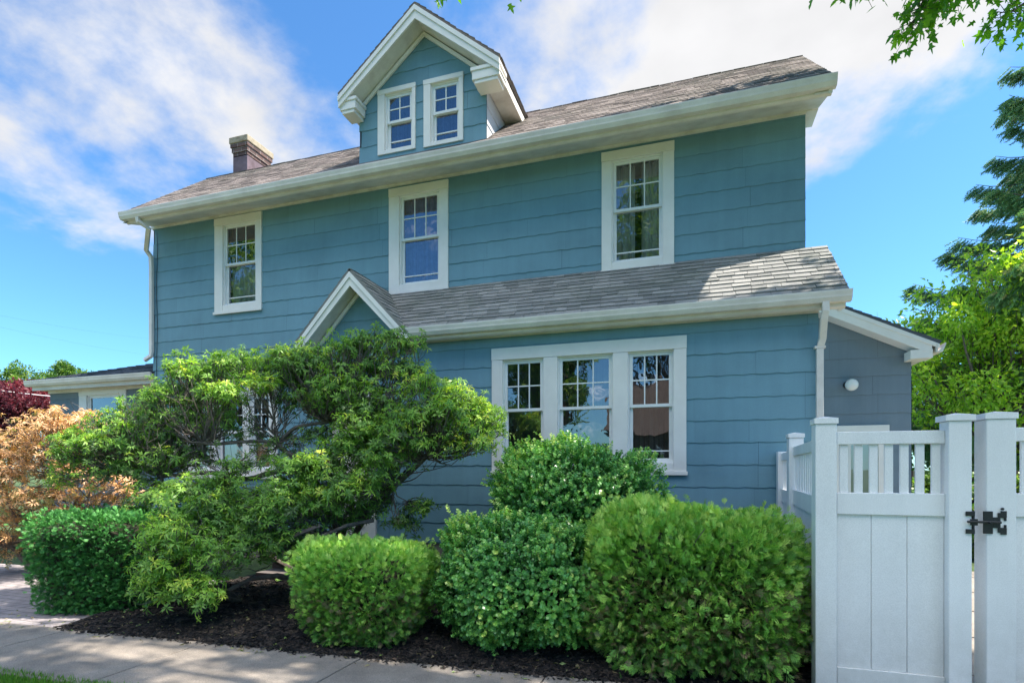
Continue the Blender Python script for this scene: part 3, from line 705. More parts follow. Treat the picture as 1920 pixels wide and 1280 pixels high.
# storm door on the rear wing
d0, d1 = PX(1568, YR - .03), PX(1664, YR - .03); dzt = P(1620, 797, YR - .03).z
dm = MB(); dm.box(d0, d0 + .11, YR - .04, YR + .04, .1, dzt - .12); dm.box(d1 - .11, d1, YR - .04, YR + .04, .1, dzt - .12); dm.box(d0 - .02, d1 + .02, YR - .05, YR + .04, dzt - .118, dzt); dm.build('door_frame', m_trim, house, bevel=.004)
dm = MB(); a, b = d0 + .112, d1 - .112
for q in ((a, a + .08, .12, dzt - .13), (b - .08, b, .12, dzt - .13), (a + .08, b - .08, dzt - .21, dzt - .13), (a + .08, b - .08, .12, .75), (a + .08, b - .08, 1.12, 1.19)): dm.box(q[0], q[1], YR - .012, YR + .02, q[2], q[3])
sdoor = dm.build('storm_door', m_door, house, bevel=.003)
dm = MB(); dm.quad([(a + .08, YR, .75), (b - .08, YR, .75), (b - .08, YR, dzt - .21), (a + .08, YR, dzt - .21)]); dm.build('door_glass', m_glass, sdoor)
dm = MB(); dm.box(a + .01, b - .01, YR + .06, YR + .09, .12, dzt - .13); dm.build('inner_door', m_door, sdoor)
dm = MB(); dm.lathe([(0, 0), (.012, 0), (.012, .04), (.025, .05), (.02, .07), (0, .072)], (b - .04, YR - .012, 1.05), 10, axis=(0, -1, 0)); dm.build('door_handle', m_black, sdoor)

# downspouts
def spout(pts, w=.032):
    mb = MB(); mb.tube(pts, [w * 1.25] * len(pts), 4)
    return mb
def rectpipe(name, pts, w=.036, d=.028):
    mb = MB(); pts = [Vector(p) for p in pts]; n = len(mb.v)
    ux = Vector((1, 0, 0))
    for i, p in enumerate(pts):
        dd = (pts[min(i + 1, len(pts) - 1)] - pts[max(0, i - 1)]).normalized(); a = (ux - dd * ux.dot(dd)).normalized(); b = dd.cross(a)
        for sa, sb in ((-1, -1), (1, -1), (1, 1), (-1, 1)): mb.v.append(tuple(p + a * sa * w + b * sb * d))
    for i in range(len(pts) - 1):
        for j in range(4):
            k = (j + 1) % 4; mb.f.append((i * 4 + j, i * 4 + k, i * 4 + 4 + k, i * 4 + 4 + j)); mb.t.append(.5)
    o = mb.build(name, m_gutter, house, bevel=.006); return mb, o
xx = PX(284, YM - .06); top_ = P(258, 405, GY + .06)
rectpipe('downspout', [(top_.x, GY + .06, ZG - .12), (top_.x, GY + .07, ZG - .19), (top_.x + .08, GY + .2, ZG - .27), (xx - .03, YM - .14, ZG - .46), (xx, YM - .07, ZG - .56), (xx, YM - .06, ZG - .75), (xx, YM - .06, 3.75), (xx - .0, YM - .07, 3.66), (xx - .12, YM - .1, 3.58)])
xx = PX(1537, YB - .06); tp_ = PX(1548, SGY + .06)
_, dso = rectpipe('downspout', [(tp_, SGY + .06, SZG - .10), (tp_, SGY + .06, SZG - .2), (tp_ - .01, SGY + .09, SZG - .28), (xx + .02, YB - .10, SZG - .47), (xx, YB - .06, SZG - .58), (xx, YB - .06, .3), (xx, YB - .12, .15)])
for zc_ in (2.9, 1.9):
    st = MB(); st.box(xx - .055, xx + .055, YB - .095, YB - .016, zc_, zc_ + .025); st.build('strap', m_gutter, dso)
# cable down the left corner
cb = MB(); cx_ = XL + .10
cb.tube([(cx_ + .012 * math.sin(i * 1.3), YM - .025, 6.0 - i * .3) for i in range(19)], .005, 5); cb.build('cable', m_dark, house)

# ------------------------------------------------------------ fence and gates
pY = 4.17; ph_ = 1.875 - .0
def cap(mb, x, y, w, z, yaw=0):
    h = w / 2 + .008; c, s = math.cos(yaw), math.sin(yaw)
    def T(a, b, zz): return (x + a * c - b * s, y + a * s + b * c, zz)
    q = [(-h, -h), (h, -h), (h, h), (-h, h)]
    b0 = [T(a, b, z) for a, b in q]; b1 = [T(a, b, z + .036) for a, b in q]; tp = T(0, 0, z + .052)
    mb.quad(b0[::-1])
    for i in range(4):
        j = (i + 1) % 4; mb.quad([b0[i], b0[j], b1[j], b1[i]]); mb.quad([b1[i], b1[j], tp])
def obox(mb, x, y, yaw, a0, a1, b0, b1, z0, z1):
    c, s = math.cos(yaw), math.sin(yaw); n = len(mb.v)
    mb.v += [(x + a * c - b * s, y + a * s + b * c, z) for z in (z0, z1) for a, b in ((a0, b0), (a1, b0), (a1, b1), (a0, b1))]
    for q in ((3, 2, 1, 0), (4, 5, 6, 7), (0, 1, 5, 4), (1, 2, 6, 5), (2, 3, 7, 6), (3, 0, 4, 7)): mb.f.append(tuple(n + i for i in q)); mb.t.append(.5)
def panel(root, x, y, yaw, ln, ztop, np_, cross=False, bw=.19):
    """one run: top rail, pickets, mid rail, boards, bottom rail. local a along run"""
    mb = MB(); obox(mb, x, y, yaw, 0, ln, -.025, .025, ztop - .085, ztop); mb.build('top_rail', m_vinyl, root, bevel=.004)
    mb = MB(); obox(mb, x, y, yaw, 0, ln, -.026, .026, ztop - .55, ztop - .405); mb.build('mid_rail', m_vinyl, root, bevel=.004)
    mb = MB(); obox(mb, x, y, yaw, 0, ln, -.026, .026, .06, .20); mb.build('bottom_rail', m_vinyl, root, bevel=.004)
    for i in range(np_):
        a = ln * (i + .5) / np_; mb = MB(); obox(mb, x, y, yaw, a - .024, a + .024, -.012, .012, ztop - .405, ztop - .085); mb.build('picket', m_vinyl, root, bevel=.003)
    n = max(1, round(ln / bw))
    for i in range(n):
        a0, a1 = ln * i / n + .0015, ln * (i + 1) / n - .0015
        mb = MB(); obox(mb, x, y, yaw, a0, a1, -.011, .011, .2, ztop - .55); mb.build('board', m_vinyl, root, bevel=.003)
PW = .127
fence = empty('privacy_fence', (.9, 5.8, 0))
tag(fence, 'white vinyl fence with picket top running from the gate back to the blue wall', 'fence')
c0 = P(1549, 880, pY - PW / 2); pos = [(c0.x, pY), (1.01, 5.85), (1.075, 6.95)]
ZT = P(1545, 794, pY - .07).z
for i, (x, y) in enumerate(pos):
    zt_ = ZT - (0, .0, .1)[i]
    mb = MB(); obox(mb, x, y, 0, -PW / 2, PW / 2, -PW / 2, PW / 2, 0, zt_); p = mb.build('post', m_vinyl, fence, bevel=.005)
    if i < 2:
        mb = MB(); cap(mb, x, y, PW, zt_ + .001); mb.build('post_cap', m_vinyl, p, bevel=.003)
for i in (0, 1):
    (xa, ya), (xb, yb) = pos[i], pos[i + 1]; yaw = math.atan2(yb - ya, xb - xa); ln = math.hypot(xb - xa, yb - ya)
    dx, dy = math.cos(yaw), math.sin(yaw)
    panel(fence, xa + dx * PW / 2, ya + dy * PW / 2, yaw, ln - PW, ZT - .07 - (.02, .05)[i], (14, 8)[i])
# left leaf
gx0 = c0.x + PW / 2 + .01; gx1 = PX(1777, pY - .06)
sw = PX(1822, pY - .07) - gx1
gate = empty('gate', (gx0, pY, 0)); tag(gate, 'closed white vinyl gate leaf in full view between the corner post and the latch', 'gate', 'white vinyl gate leaves')
panel(gate, gx0, pY, 0, gx1 - gx0, P(1650, 808, pY - .03).z, 7, bw=.178)
mb = MB(); mb.box(gx1, gx1 + sw, pY - .075, pY + .065, .03, ZT - .0); st = mb.build('stile', m_vinyl, gate, bevel=.005)
mb = MB(); cap(mb, gx1 + sw / 2, pY - .005, .14, ZT + .001); mb.build('post_cap', m_vinyl, st, bevel=.003)
# right leaf
hx0 = PX(1849, pY - .07); 
gate2 = empty('gate', (hx0, pY, 0)); tag(gate2, 'white vinyl gate leaf cut off by the right edge, carrying the black iron latch', 'gate', 'white vinyl gate leaves')
mb = MB(); mb.box(hx0, hx0 + .15, pY - .075, pY + .08, .03, ZT + .005); st = mb.build('stile', m_vinyl, gate2, bevel=.005)
mb = MB(); cap(mb, hx0 + .075, pY + .002, .15, ZT + .006); mb.build('post_cap', m_vinyl, st, bevel=.003)
panel(gate2, hx0 + .15, pY, 0, 1.1, P(1905, 801, pY - .03).z, 7, bw=.178)
# latch: plate with curled corners, bolt and catch
lt = MB(); la = P(1856, 979, pY - .08)
def plate(mb, x, z, w, h, y, rows):
    for (a0, a1, b0, b1) in rows: mb.box(x + a0 * w, x + a1 * w, y - .006, y, z + b0 * h, z + b1 * h)
plate(lt, la.x - .035, la.z - .075, .12, .15, pY - .0765, [(.0, .42, .04, .96), (.42, .62, .28, .72), (.62, .74, .1, .9), (.74, 1.0, .02, .30), (.74, 1.0, .70, .98), (.88, .99, .30, .42), (.88, .99, .58, .70)])
lt.lathe([(0, 0), (.009, 0), (.009, .01), (0, .012)], (la.x + .06, pY - .082, la.z + .085), 8, axis=(0, -1, 0))
lat = lt.build('latch', m_black, gate2, bevel=.002)
lt = MB(); lt.tube([(la.x - .12, pY - .095, la.z + .003), (la.x + .05, pY - .095, la.z + .003)], .008, 8); lt.tube([(la.x - .01, pY - .095, la.z), (la.x - .01, pY - .12, la.z - .0)], .006, 8); lt.build('bolt', m_black, lat, smooth=False)
lt = MB(); q = gx1 + sw
for dz in (.052, -.058): lt.box(q - .035, q + .012, pY - .084, pY - .0755, la.z + dz - .014, la.z + dz + .014)
lt.box(q - .012, q + .025, pY - .088, pY - .0755, la.z - .02, la.z + .02); lt.box(q + .001, q + .011, pY - .083, pY + .03, la.z - .07, la.z + .07)
lt.build('catch', m_black, gate, bevel=.002)

# ------------------------------------------------------------ ground
def struct(o): o['kind'] = 'structure'; return o
gm_ = MB(); gm_.quad([(-600, -600, -.03), (600, -600, -.03), (600, 900, -.03), (-600, 900, -.03)]); struct(gm_.build('ground', m_soil))
# sidewalk: slabs following the measured edges
eb = lambda x: 3.93 + .050 * x            # back edge
ef = lambda x: 2.94 + .050 * x
sw_ = MB(); xs = [-30.0]
jb = [-7.05, -5.55, -4.02, -2.5, -1.0, .5, 2.0, 3.5]
edges = [-28 + 1.5 * i for i in range(14)] + jb + [5 + 1.5 * i for i in range(8)]
for a, b in zip(edges[:-1], edges[1:]):
    g_ = .006
    sw_.prism([(a + g_, ef(a), -.1), (b - g_, ef(b), -.1), (b - g_ + .03, eb(b), -.1), (a + g_ + .03, eb(a), -.1)], (0, 0, .118 + random.uniform(-.002, .002)), random.random())
struct(sw_.build('sidewalk', m_conc, bevel=.008))
jf = MB(); jf.quad([(-28, ef(-28) + .01, -.005), (15, ef(15) + .01, -.005), (15, eb(15) - .01, -.005), (-28, eb(-28) - .01, -.005)]); struct(jf.build('sidewalk_joint', m_mulch))
rd = MB(); rd.box(-60, 60, -7.5, .9, -.2, -.075); struct(rd.build('road', m_asph))
kb = MB(); kb.box(-60, 60, .902, 1.05, -.2, .03); kb.box(-60, 60, -7.65, -7.502, -.2, .03); struct(kb.build('kerb', m_conc))
sw2 = MB(); sw2.box(-60, 60, -10.2, -8.8, -.1, .02); struct(sw2.build('sidewalk', m_conc))
# brick paver path on the left, concrete yard behind the gate
pv = MB(); pv.quad([(-13, eb(-13) + .004, .004), (-5.0, eb(-5.0) + .004, .004), (-5.5, 5.9, .004), (-13, 5.9, .004)]); struct(pv.build('paver_path', m_paver))
yd = MB()
for i in range(10): yd.box(1.15, 5.5, 4.3 + i * .55, 4.3 + i * .55 + .53, -.1, .008 + .004 * (i % 2), random.random())
struct(yd.build('yard_paving', m_conc))

# mulch bed
def vnoise(x, y): return (math.sin(x * 1.7 + y * .6) + math.sin(x * .8 - y * 2.1 + 1) + math.sin(x * 3.3 + y * 2.7 + 2) * .5) / 2.5
def mz(x, y):
    t = max(0, min(1, (y - eb(x) + .05) / .5)); return -.01 + .07 * t + .018 * vnoise(x * 2, y * 2) * t + .012 * math.sin(x * 17) * math.sin(y * 19) * t
bm_ = MB(); nx, ny = 200, 90
xa, xb = -5.75, 1.0
vs = []
for j in range(ny + 1):
    for i in range(nx + 1):
        x = xa + (xb - xa) * i / nx; y0 = eb(x) - .03 + .05 * math.sin(x * 2.3) * .6 + .02 * math.sin(x * 9); y = y0 + (7.9 - y0) * (j / ny) ** 1.3
        vs.append((x, y, mz(x, y) + (0 if j else -.01) + random.uniform(-.004, .006)))
bm_.v = vs
for j in range(ny):
    for i in range(nx):
        n = j * (nx + 1) + i; bm_.f.append((n, n + 1, n + nx + 2, n + nx + 1)); bm_.t.append(random.random())
struct(bm_.build('mulch_bed', m_mulch))

# ------------------------------------------------------------ leaf engine
def build_leaves(name, mat, parent, tmpl, centers, dirs, sizes, tint, roll=None, up=None, kind=None):
    """tmpl: (verts kx3, faces list) with +Y = growing direction, Z = leaf normal"""
    tv, tf = tmpl; tv = np.array(tv, float); k = len(tv); n = len(centers)
    d = dirs / (np.linalg.norm(dirs, axis=1, keepdims=True) + 1e-9)
    ref = rng.normal(size=(n, 3)) if up is None else up + rng.normal(size=(n, 3)) * .35
    z = ref - d * np.sum(ref * d, axis=1, keepdims=True); z /= (np.linalg.norm(z, axis=1, keepdims=True) + 1e-9)
    x = np.cross(d, z)
    V = centers[:, None, :] + sizes[:, None, None] * (tv[None, :, 0:1] * x[:, None, :] + tv[None, :, 1:2] * d[:, None, :] + tv[None, :, 2:3] * z[:, None, :])
    V = V.reshape(-1, 3)
    if parent: V = V
    fl = [len(f) for f in tf]; loops = np.concatenate([np.array(f) for f in tf]); nf = len(tf)
    L_ = (loops[None, :] + (np.arange(n) * k)[:, None]).reshape(-1).astype(np.int32)
    tot = np.tile(np.array(fl, np.int32), n); st = np.concatenate([[0], np.cumsum(tot)[:-1]]).astype(np.int32)
    me = bpy.data.meshes.new(name); me.vertices.add(n * k); me.vertices.foreach_set('co', V.astype(np.float32).ravel())
    me.loops.add(len(L_)); me.loops.foreach_set('vertex_index', L_)
    me.polygons.add(len(tot)); me.polygons.foreach_set('loop_start', st); me.polygons.foreach_set('loop_total', tot)
    me.update(calc_edges=True)
    ft = np.repeat(np.clip(tint, 0, 1), nf) + np.tile(rng.uniform(-.06, .06, nf), n)
    at = me.attributes.new('tint', 'FLOAT', 'FACE'); at.data.foreach_set('value', np.clip(ft, 0, 1).astype(np.float32))
    me.materials.append(mat)
    o = bpy.data.objects.new(name, me); C.objects.link(o)
    if parent: o.parent = parent; o.matrix_parent_inverse = Matrix.Translation(-parent_loc(parent))
    if kind: o['kind'] = kind
    return o
def rot(v, ax, a): return Matrix.Rotation(a, 3, ax) @ Vector(v)
def T_leaf(w=.4, fold=.12, base=0.0):      # one pointed oval leaf, folded along the midrib
    v = [(0, base, 0), (-w / 2, base + .45, fold), (0, base + .5, 0), (w / 2, base + .45, fold), (0, base + 1, -.05)]
    return v, [(0, 2, 1), (0, 3, 2), (1, 2, 4), (2, 3, 4)]
def T_rosette(n=9, w=.26, droop=.35, seed=1):
    r = random.Random(seed); V = []; Fc = []
    for i in range(n):
        az = 2 * math.pi * (i + r.uniform(-.3, .3)) / n; el = r.uniform(-.3, .75); ln = r.uniform(.75, 1.1)
        dr = Vector((math.cos(az) * math.cos(el), math.sin(el), math.sin(az) * math.cos(el)))
        sd_ = dr.cross(Vector((0, 1, 0))).normalized(); nn = sd_.cross(dr)
        b = len(V); mid = dr * .5 * ln + Vector((0, .06, 0)); tip = dr * ln - Vector((0, droop * r.uniform(.4, 1.2), 0))
        V += [tuple(dr * .05), tuple(mid - sd_ * w / 2 * ln), tuple(mid + sd_ * w / 2 * ln), tuple(tip)]
        Fc += [(b, b + 2, b + 1), (b + 1, b + 2, b + 3)]
    return V, Fc
def T_spray(n=4, seed=1, w=.13):            # flat scale-leaf fan
    r = random.Random(seed); V = []; Fc = []
    def blade(p, a, ln, w_):
        b = len(V); dx, dy = math.sin(a), math.cos(a); nx_, ny_ = dy, -dx; zc_ = r.uniform(-.05, .05)
        m = (p[0] + dx * ln * .55, p[1] + dy * ln * .55)
        V.extend([(p[0], p[1], 0), (m[0] - nx_ * w_ / 2, m[1] - ny_ * w_ / 2, zc_), (m[0] + nx_ * w_ / 2, m[1] + ny_ * w_ / 2, zc_ + .03), (p[0] + dx * ln, p[1] + dy * ln, zc_ * 2)])
        Fc.append((b, b + 2, b + 3, b + 1))
    blade((0, 0), 0, 1, w)
    for i in range(n):
        y = .12 + .68 * i / n
        for s in (-1, 1):
            ln = (.62 - .42 * i / n) * r.uniform(.8, 1.15); blade((0, y), s * r.uniform(.55, .85), ln, w * .95)
    return V, Fc
def T_twig(n=9, w=.34, ll=.36, seed=1):     # small leaves around a twig
    r = random.Random(seed); V = []; Fc = []
    for i in range(n):
        y = .15 + .85 * i / (n - 1); az = i * 2.4 + r.uniform(-.3, .3); el = r.uniform(.2, .9)
        dr = Vector((math.cos(az) * math.cos(el), math.sin(el), math.sin(az) * math.cos(el))); sd_ = dr.cross(Vector((.1, 1, .05))).normalized()
        b = len(V); o = Vector((0, y, 0)); m = o + dr * ll * .5; nn = sd_.cross(dr) * .04
        V += [tuple(o), tuple(m - sd_ * w * ll / 1.6 + nn), tuple(o + dr * ll), tuple(m + sd_ * w * ll / 1.6 + nn)]
        Fc += [(b, b + 3, b + 2, b + 1)]
    return V, Fc
def T_maple(seed=0):
    pts = []
    lob = [(-2.3, .55), (-1.75, .28), (-1.25, .85), (-.72, .38), (-.38, .62), (0, 1.0), (.38, .62), (.72, .38), (1.25, .85), (1.75, .28), (2.3, .55)]
    V = [(0, .28, .03)]
    for a, r_ in lob: V.append((math.sin(a) * r_ * .62, .28 + math.cos(a) * r_ * .7, -.06 * r_ + .04 * math.sin(a * 3)))
    V.append((0, 0, 0)); n = len(V)
    Fc = [(0, i + 1, i) for i in range(1, n - 1)] + [(0, 1, n - 1)]
    return V, Fc
def T_needles(n=10, seed=1, ll=.28, w=.05):
    r = random.Random(seed); V = []; Fc = []
    for i in range(n):
        y = i / n; az = i * 2.4; el = .65
        dr = Vector((math.cos(az) * math.cos(el), math.sin(el), math.sin(az) * math.cos(el) * .7)); sd_ = dr.cross(Vector((0, 1, 0))).normalized(); b = len(V); o = Vector((0, y, 0))
        V += [tuple(o - sd_ * w), tuple(o + sd_ * w), tuple(o + dr * ll)]; Fc.append((b, b + 1, b + 2))
    return V, Fc
def fbm(p, s, seed=0):
    q = p * s + seed; return (np.sin(q[:, 0] * 1.0 + 1.3 * np.sin(q[:, 1] * .9)) + np.sin(q[:, 1] * 1.3 + 1.1 * np.sin(q[:, 2])) + np.sin(q[:, 2] * 1.1 + 1.2 * np.sin(q[:, 0] * 1.2))
            + .5 * np.sin(q[:, 0] * 2.7 + q[:, 1] * 2.1) + .5 * np.sin(q[:, 2] * 3.1 - q[:, 0] * 1.7)) / 4
def superpts(n, rad, p, flat=-1.0):
    """points on a superellipsoid shell, with outward normals"""
    u = rng.normal(size=(n * 2, 3)); u /= np.linalg.norm(u, axis=1, keepdims=True)
    nrm = (np.abs(u) ** p).sum(axis=1) ** (1 / p)
    q = u / nrm[:, None]
    w = 1 / nrm ** 1.5; keep = rng.random(n * 2) < (w / w.max()) ; q = q[keep][:n]
    g = np.sign(q) * np.abs(q) ** (p - 1) / np.array(rad); g /= np.linalg.norm(g, axis=1, keepdims=True)
    return q * np.array(rad), g

def shrub(kind, loc, rad, h, p, n, tmpls, size, mat, label, cat, yaw=0, rough=.06, taper=0.0, tint=(.5, .2), stemn=14, shell=(.86, 1.03), core=.80, updir=.35, face=True,
          lean=(0, 0), dead=None, top_tint=.12, corem=None, holes=0.0, ground=0.0, coremat=None, group=None):
    root = empty(kind, (loc[0], loc[1], 0), yaw); tag(root, label, cat, group)
    cz_ = h / 2 + ground; r3 = (rad[0], rad[1], h / 2)
    q, g = superpts(n, r3, p); m = len(q)
    nz = fbm(q, 3.2 / max(rad), 3.1) * rough + fbm(q, 9 / max(rad), 8.1) * rough * .5
    s = rng.uniform(shell[0], shell[1], m) + nz
    stray = rng.random(m) < .05; s = s + stray * rng.uniform(.02, .13, m)
    q = q * s[:, None]
    if holes:
        kp = (fbm(q, 6 / max(rad), 21) > -1 + holes) | (rng.random(m) < .25); q, g, s, nz = q[kp], g[kp], s[kp], nz[kp]; m = len(q)
    t = (q[:, 2] + h / 2) / h; k = 1 - taper * (1 - np.clip(t, 0, 1))
    q[:, 0] = q[:, 0] * k + lean[0] * t; q[:, 1] = q[:, 1] * k + lean[1] * t
    q[:, 2] += cz_
    kp = q[:, 2] > .03; q, g, s, t = q[kp], g[kp], s[kp], t[kp]; m = len(q)
    c, sn = math.cos(yaw), math.sin(yaw)
    Rm = np.array([[c, -sn, 0], [sn, c, 0], [0, 0, 1]])
    d = g + rng.normal(size=(m, 3)) * .45 + np.array([0, 0, updir])
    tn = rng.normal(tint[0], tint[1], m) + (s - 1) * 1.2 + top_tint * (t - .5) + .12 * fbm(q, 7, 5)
    if dead is not None:
        tn = np.where((rng.random(m) < dead) & (t < .6), rng.uniform(0, .08, m), np.clip(tn, .14, 1))
    sz = size * rng.uniform(.7, 1.25, m)
    idx = rng.integers(0, len(tmpls), m)
    Vc = []
    q = q @ Rm.T + np.array([loc[0], loc[1], 0]); d = d @ Rm.T; gg_ = g @ Rm.T
    # the crown is ONE object: merge the template variants
    merge_leaves('crown', mat, root, [(tmpls[i], q[idx == i], d[idx == i], sz[idx == i], tn[idx == i], gg_[idx == i] if face else None) for i in range(len(tmpls))])
    root.rotation_euler.z = 0
    st = MB()
    for i in range(stemn):
        a = random.uniform(0, 6.28); b_ = random.uniform(.1, .85); z_ = random.uniform(.35, .9) * h
        e_ = np.array([math.cos(a) * rad[0] * b_, math.sin(a) * rad[1] * b_, z_]) @ Rm.T + np.array([loc[0], loc[1], ground])
        mid = Vector((loc[0] + (e_[0] - loc[0]) * .35, loc[1] + (e_[1] - loc[1]) * .35, z_ * .45)) + Vector((random.uniform(-.05, .05), random.uniform(-.05, .05), 0))
        st.tube([(loc[0] + random.uniform(-.08, .08), loc[1] + random.uniform(-.06, .06), 0), mid, tuple(e_)], [.018, .012, .004], 5)
        for j in range(4):
            o2 = Vector(mid).lerp(Vector(e_), random.random()); o3 = o2 + Vector((random.uniform(-1, 1) * rad[0] * .4, random.uniform(-1, 1) * rad[1] * .4, random.uniform(-.1, .3) * h))
            st.tube([o2, (o2 + o3) / 2 + Vector((0, 0, .03)), o3], [.007, .005, .002], 4)
    st.build('stem', m_bark2, root)
    if core:  # solid mass for the inner twigs, crown shade painted in as near-black
        me = bpy.data.meshes.new('twig_shade_core'); bm = bmesh.new(); bmesh.ops.create_icosphere(bm, subdivisions=4, radius=1)
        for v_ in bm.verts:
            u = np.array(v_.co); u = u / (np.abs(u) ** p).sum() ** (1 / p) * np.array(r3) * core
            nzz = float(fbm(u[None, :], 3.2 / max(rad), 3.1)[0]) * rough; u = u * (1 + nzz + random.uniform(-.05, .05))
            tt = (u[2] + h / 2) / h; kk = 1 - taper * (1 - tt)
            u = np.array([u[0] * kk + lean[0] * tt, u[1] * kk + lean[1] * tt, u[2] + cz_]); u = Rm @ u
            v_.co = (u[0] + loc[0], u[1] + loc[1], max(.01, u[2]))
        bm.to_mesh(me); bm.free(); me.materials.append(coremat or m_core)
        o = bpy.data.objects.new('twig_shade_core', me); C.objects.link(o); o.parent = root; o.matrix_parent_inverse = Matrix.Translation(-root.location)
    return root
m_core = simple('twig_shade_dark', [(.3, (.02, .025, .01)), (.7, (.06, .05, .03))], .95, 20, 40, .8, .03, 0)  # twig colour darkened to carry the shade inside the crown
def merge_leaves(name, mat, root, sets, kind=None):
    """sets: list of (template, centres, dirs, sizes, tint, up) -> ONE mesh object"""
    VV, LL, TT, FT = [], [], [], []; off = 0
    for (tv, tf), c, d, sz, tn, up in sets:
        n = len(c)
        if n == 0: continue
        tv = np.array(tv, float); k = len(tv)
        d = d / (np.linalg.norm(d, axis=1, keepdims=True) + 1e-9)
        ref = rng.normal(size=(n, 3)) if up is None else up + rng.normal(size=(n, 3)) * .85
        z = ref - d * np.sum(ref * d, axis=1, keepdims=True); z /= (np.linalg.norm(z, axis=1, keepdims=True) + 1e-9); x = np.cross(d, z)
        V = c[:, None, :] + sz[:, None, None] * (tv[None, :, 0:1] * x[:, None, :] + tv[None, :, 1:2] * d[:, None, :] + tv[None, :, 2:3] * z[:, None, :])
        loops = np.concatenate([np.array(f) for f in tf]); nf = len(tf)
        VV.append(V.reshape(-1, 3)); LL.append((loops[None, :] + (np.arange(n) * k)[:, None]).reshape(-1) + off); off += n * k
        TT.append(np.tile(np.array([len(f) for f in tf]), n)); FT.append(np.repeat(tn, nf) + rng.uniform(-.07, .07, n * nf))
    V = np.concatenate(VV).astype(np.float32); L_ = np.concatenate(LL).astype(np.int32); tot = np.concatenate(TT).astype(np.int32); ft = np.clip(np.concatenate(FT), 0, 1).astype(np.float32)
    st = np.concatenate([[0], np.cumsum(tot)[:-1]]).astype(np.int32)
    me = bpy.data.meshes.new(name); me.vertices.add(len(V)); me.vertices.foreach_set('co', V.ravel())
    me.loops.add(len(L_)); me.loops.foreach_set('vertex_index', L_); me.polygons.add(len(tot)); me.polygons.foreach_set('loop_start', st); me.polygons.foreach_set('loop_total', tot)
    me.update(calc_edges=True)
    at = me.attributes.new('tint', 'FLOAT', 'FACE'); at.data.foreach_set('value', ft); me.materials.append(mat)
    o = bpy.data.objects.new(name, me); C.objects.link(o)
    if root: o.parent = root; o.matrix_parent_inverse = Matrix.Translation(-parent_loc(root))
    if kind: o['kind'] = kind
    return o
sprays = [T_spray(5, i, .085) for i in range(5)]
hollys = [T_twig(10, .9, .34, i) for i in range(4)]
yews = [T_spray(6, 20 + i, .10) for i in range(3)]
ros = [T_rosette(9, .24, .38, i) for i in range(5)]
maples = [T_maple()]
leafs = [T_leaf(.45)]
twigs = [T_twig(8, .8, .5, 30 + i) for i in range(3)]

m_dark2 = simple('twig_shade_darker', [(.3, (.012, .012, .006)), (.7, (.035, .028, .018))], .95, 25, 50, .9, .03, 0)  # still darker core colour, painting deep shade between the leaves
# ---- clipped shrubs in the bed
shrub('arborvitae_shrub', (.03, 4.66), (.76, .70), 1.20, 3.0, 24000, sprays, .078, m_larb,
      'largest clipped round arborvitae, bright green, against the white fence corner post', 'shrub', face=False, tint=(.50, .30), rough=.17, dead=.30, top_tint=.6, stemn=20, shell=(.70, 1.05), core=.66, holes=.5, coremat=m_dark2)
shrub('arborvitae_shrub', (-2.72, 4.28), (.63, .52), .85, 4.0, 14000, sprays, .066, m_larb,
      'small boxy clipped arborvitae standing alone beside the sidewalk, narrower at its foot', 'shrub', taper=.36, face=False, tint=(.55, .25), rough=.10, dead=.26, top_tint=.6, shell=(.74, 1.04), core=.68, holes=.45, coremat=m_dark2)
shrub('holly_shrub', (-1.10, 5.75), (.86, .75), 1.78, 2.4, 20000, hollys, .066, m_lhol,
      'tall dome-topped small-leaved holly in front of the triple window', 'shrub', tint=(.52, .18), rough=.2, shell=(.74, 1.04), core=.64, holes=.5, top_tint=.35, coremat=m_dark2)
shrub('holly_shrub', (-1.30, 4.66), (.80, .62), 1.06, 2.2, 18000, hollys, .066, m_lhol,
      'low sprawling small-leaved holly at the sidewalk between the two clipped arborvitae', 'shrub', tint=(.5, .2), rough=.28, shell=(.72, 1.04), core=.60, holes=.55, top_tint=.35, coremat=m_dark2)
yc = Vector((0, 0, 0)); dmid = 6.12; r_ = dmid * (222 - CX) / F
yx, yy = dmid * (-sT) + r_ * cT, dmid * cT + r_ * sT
shrub('yew_hedge', (yx, yy), (.66, .55), 1.03, 11, 17000, yews, .055, m_lyew,
      'dark green clipped yew block at the end of the brick path', 'hedge', yaw=TH, taper=.20, tint=(.5, .2), rough=.03, core=.84, updir=.1, lean=(-.0, 0))

# ---- branch helper
def limb(mb, a, b, r0, r1, sag=0, wob=.12, n=7, k=6, t=.5):
    a, b = Vector(a), Vector(b); ln = (b - a).length; pts = []
    w1 = Vector([random.uniform(-1, 1) for _ in range(3)]) * wob * ln; w2 = Vector([random.uniform(-1, 1) for _ in range(3)]) * wob * ln * .5
    for i in range(n + 1):
        s = i / n; pts.append(a.lerp(b, s) + w1 * math.sin(s * math.pi) + w2 * math.sin(s * 2 * math.pi) + Vector((0, 0, -sag * math.sin(s * math.pi))))
    mb.tube(pts, [r0 + (r1 - r0) * (i / n) for i in range(n + 1)], k, t); return pts

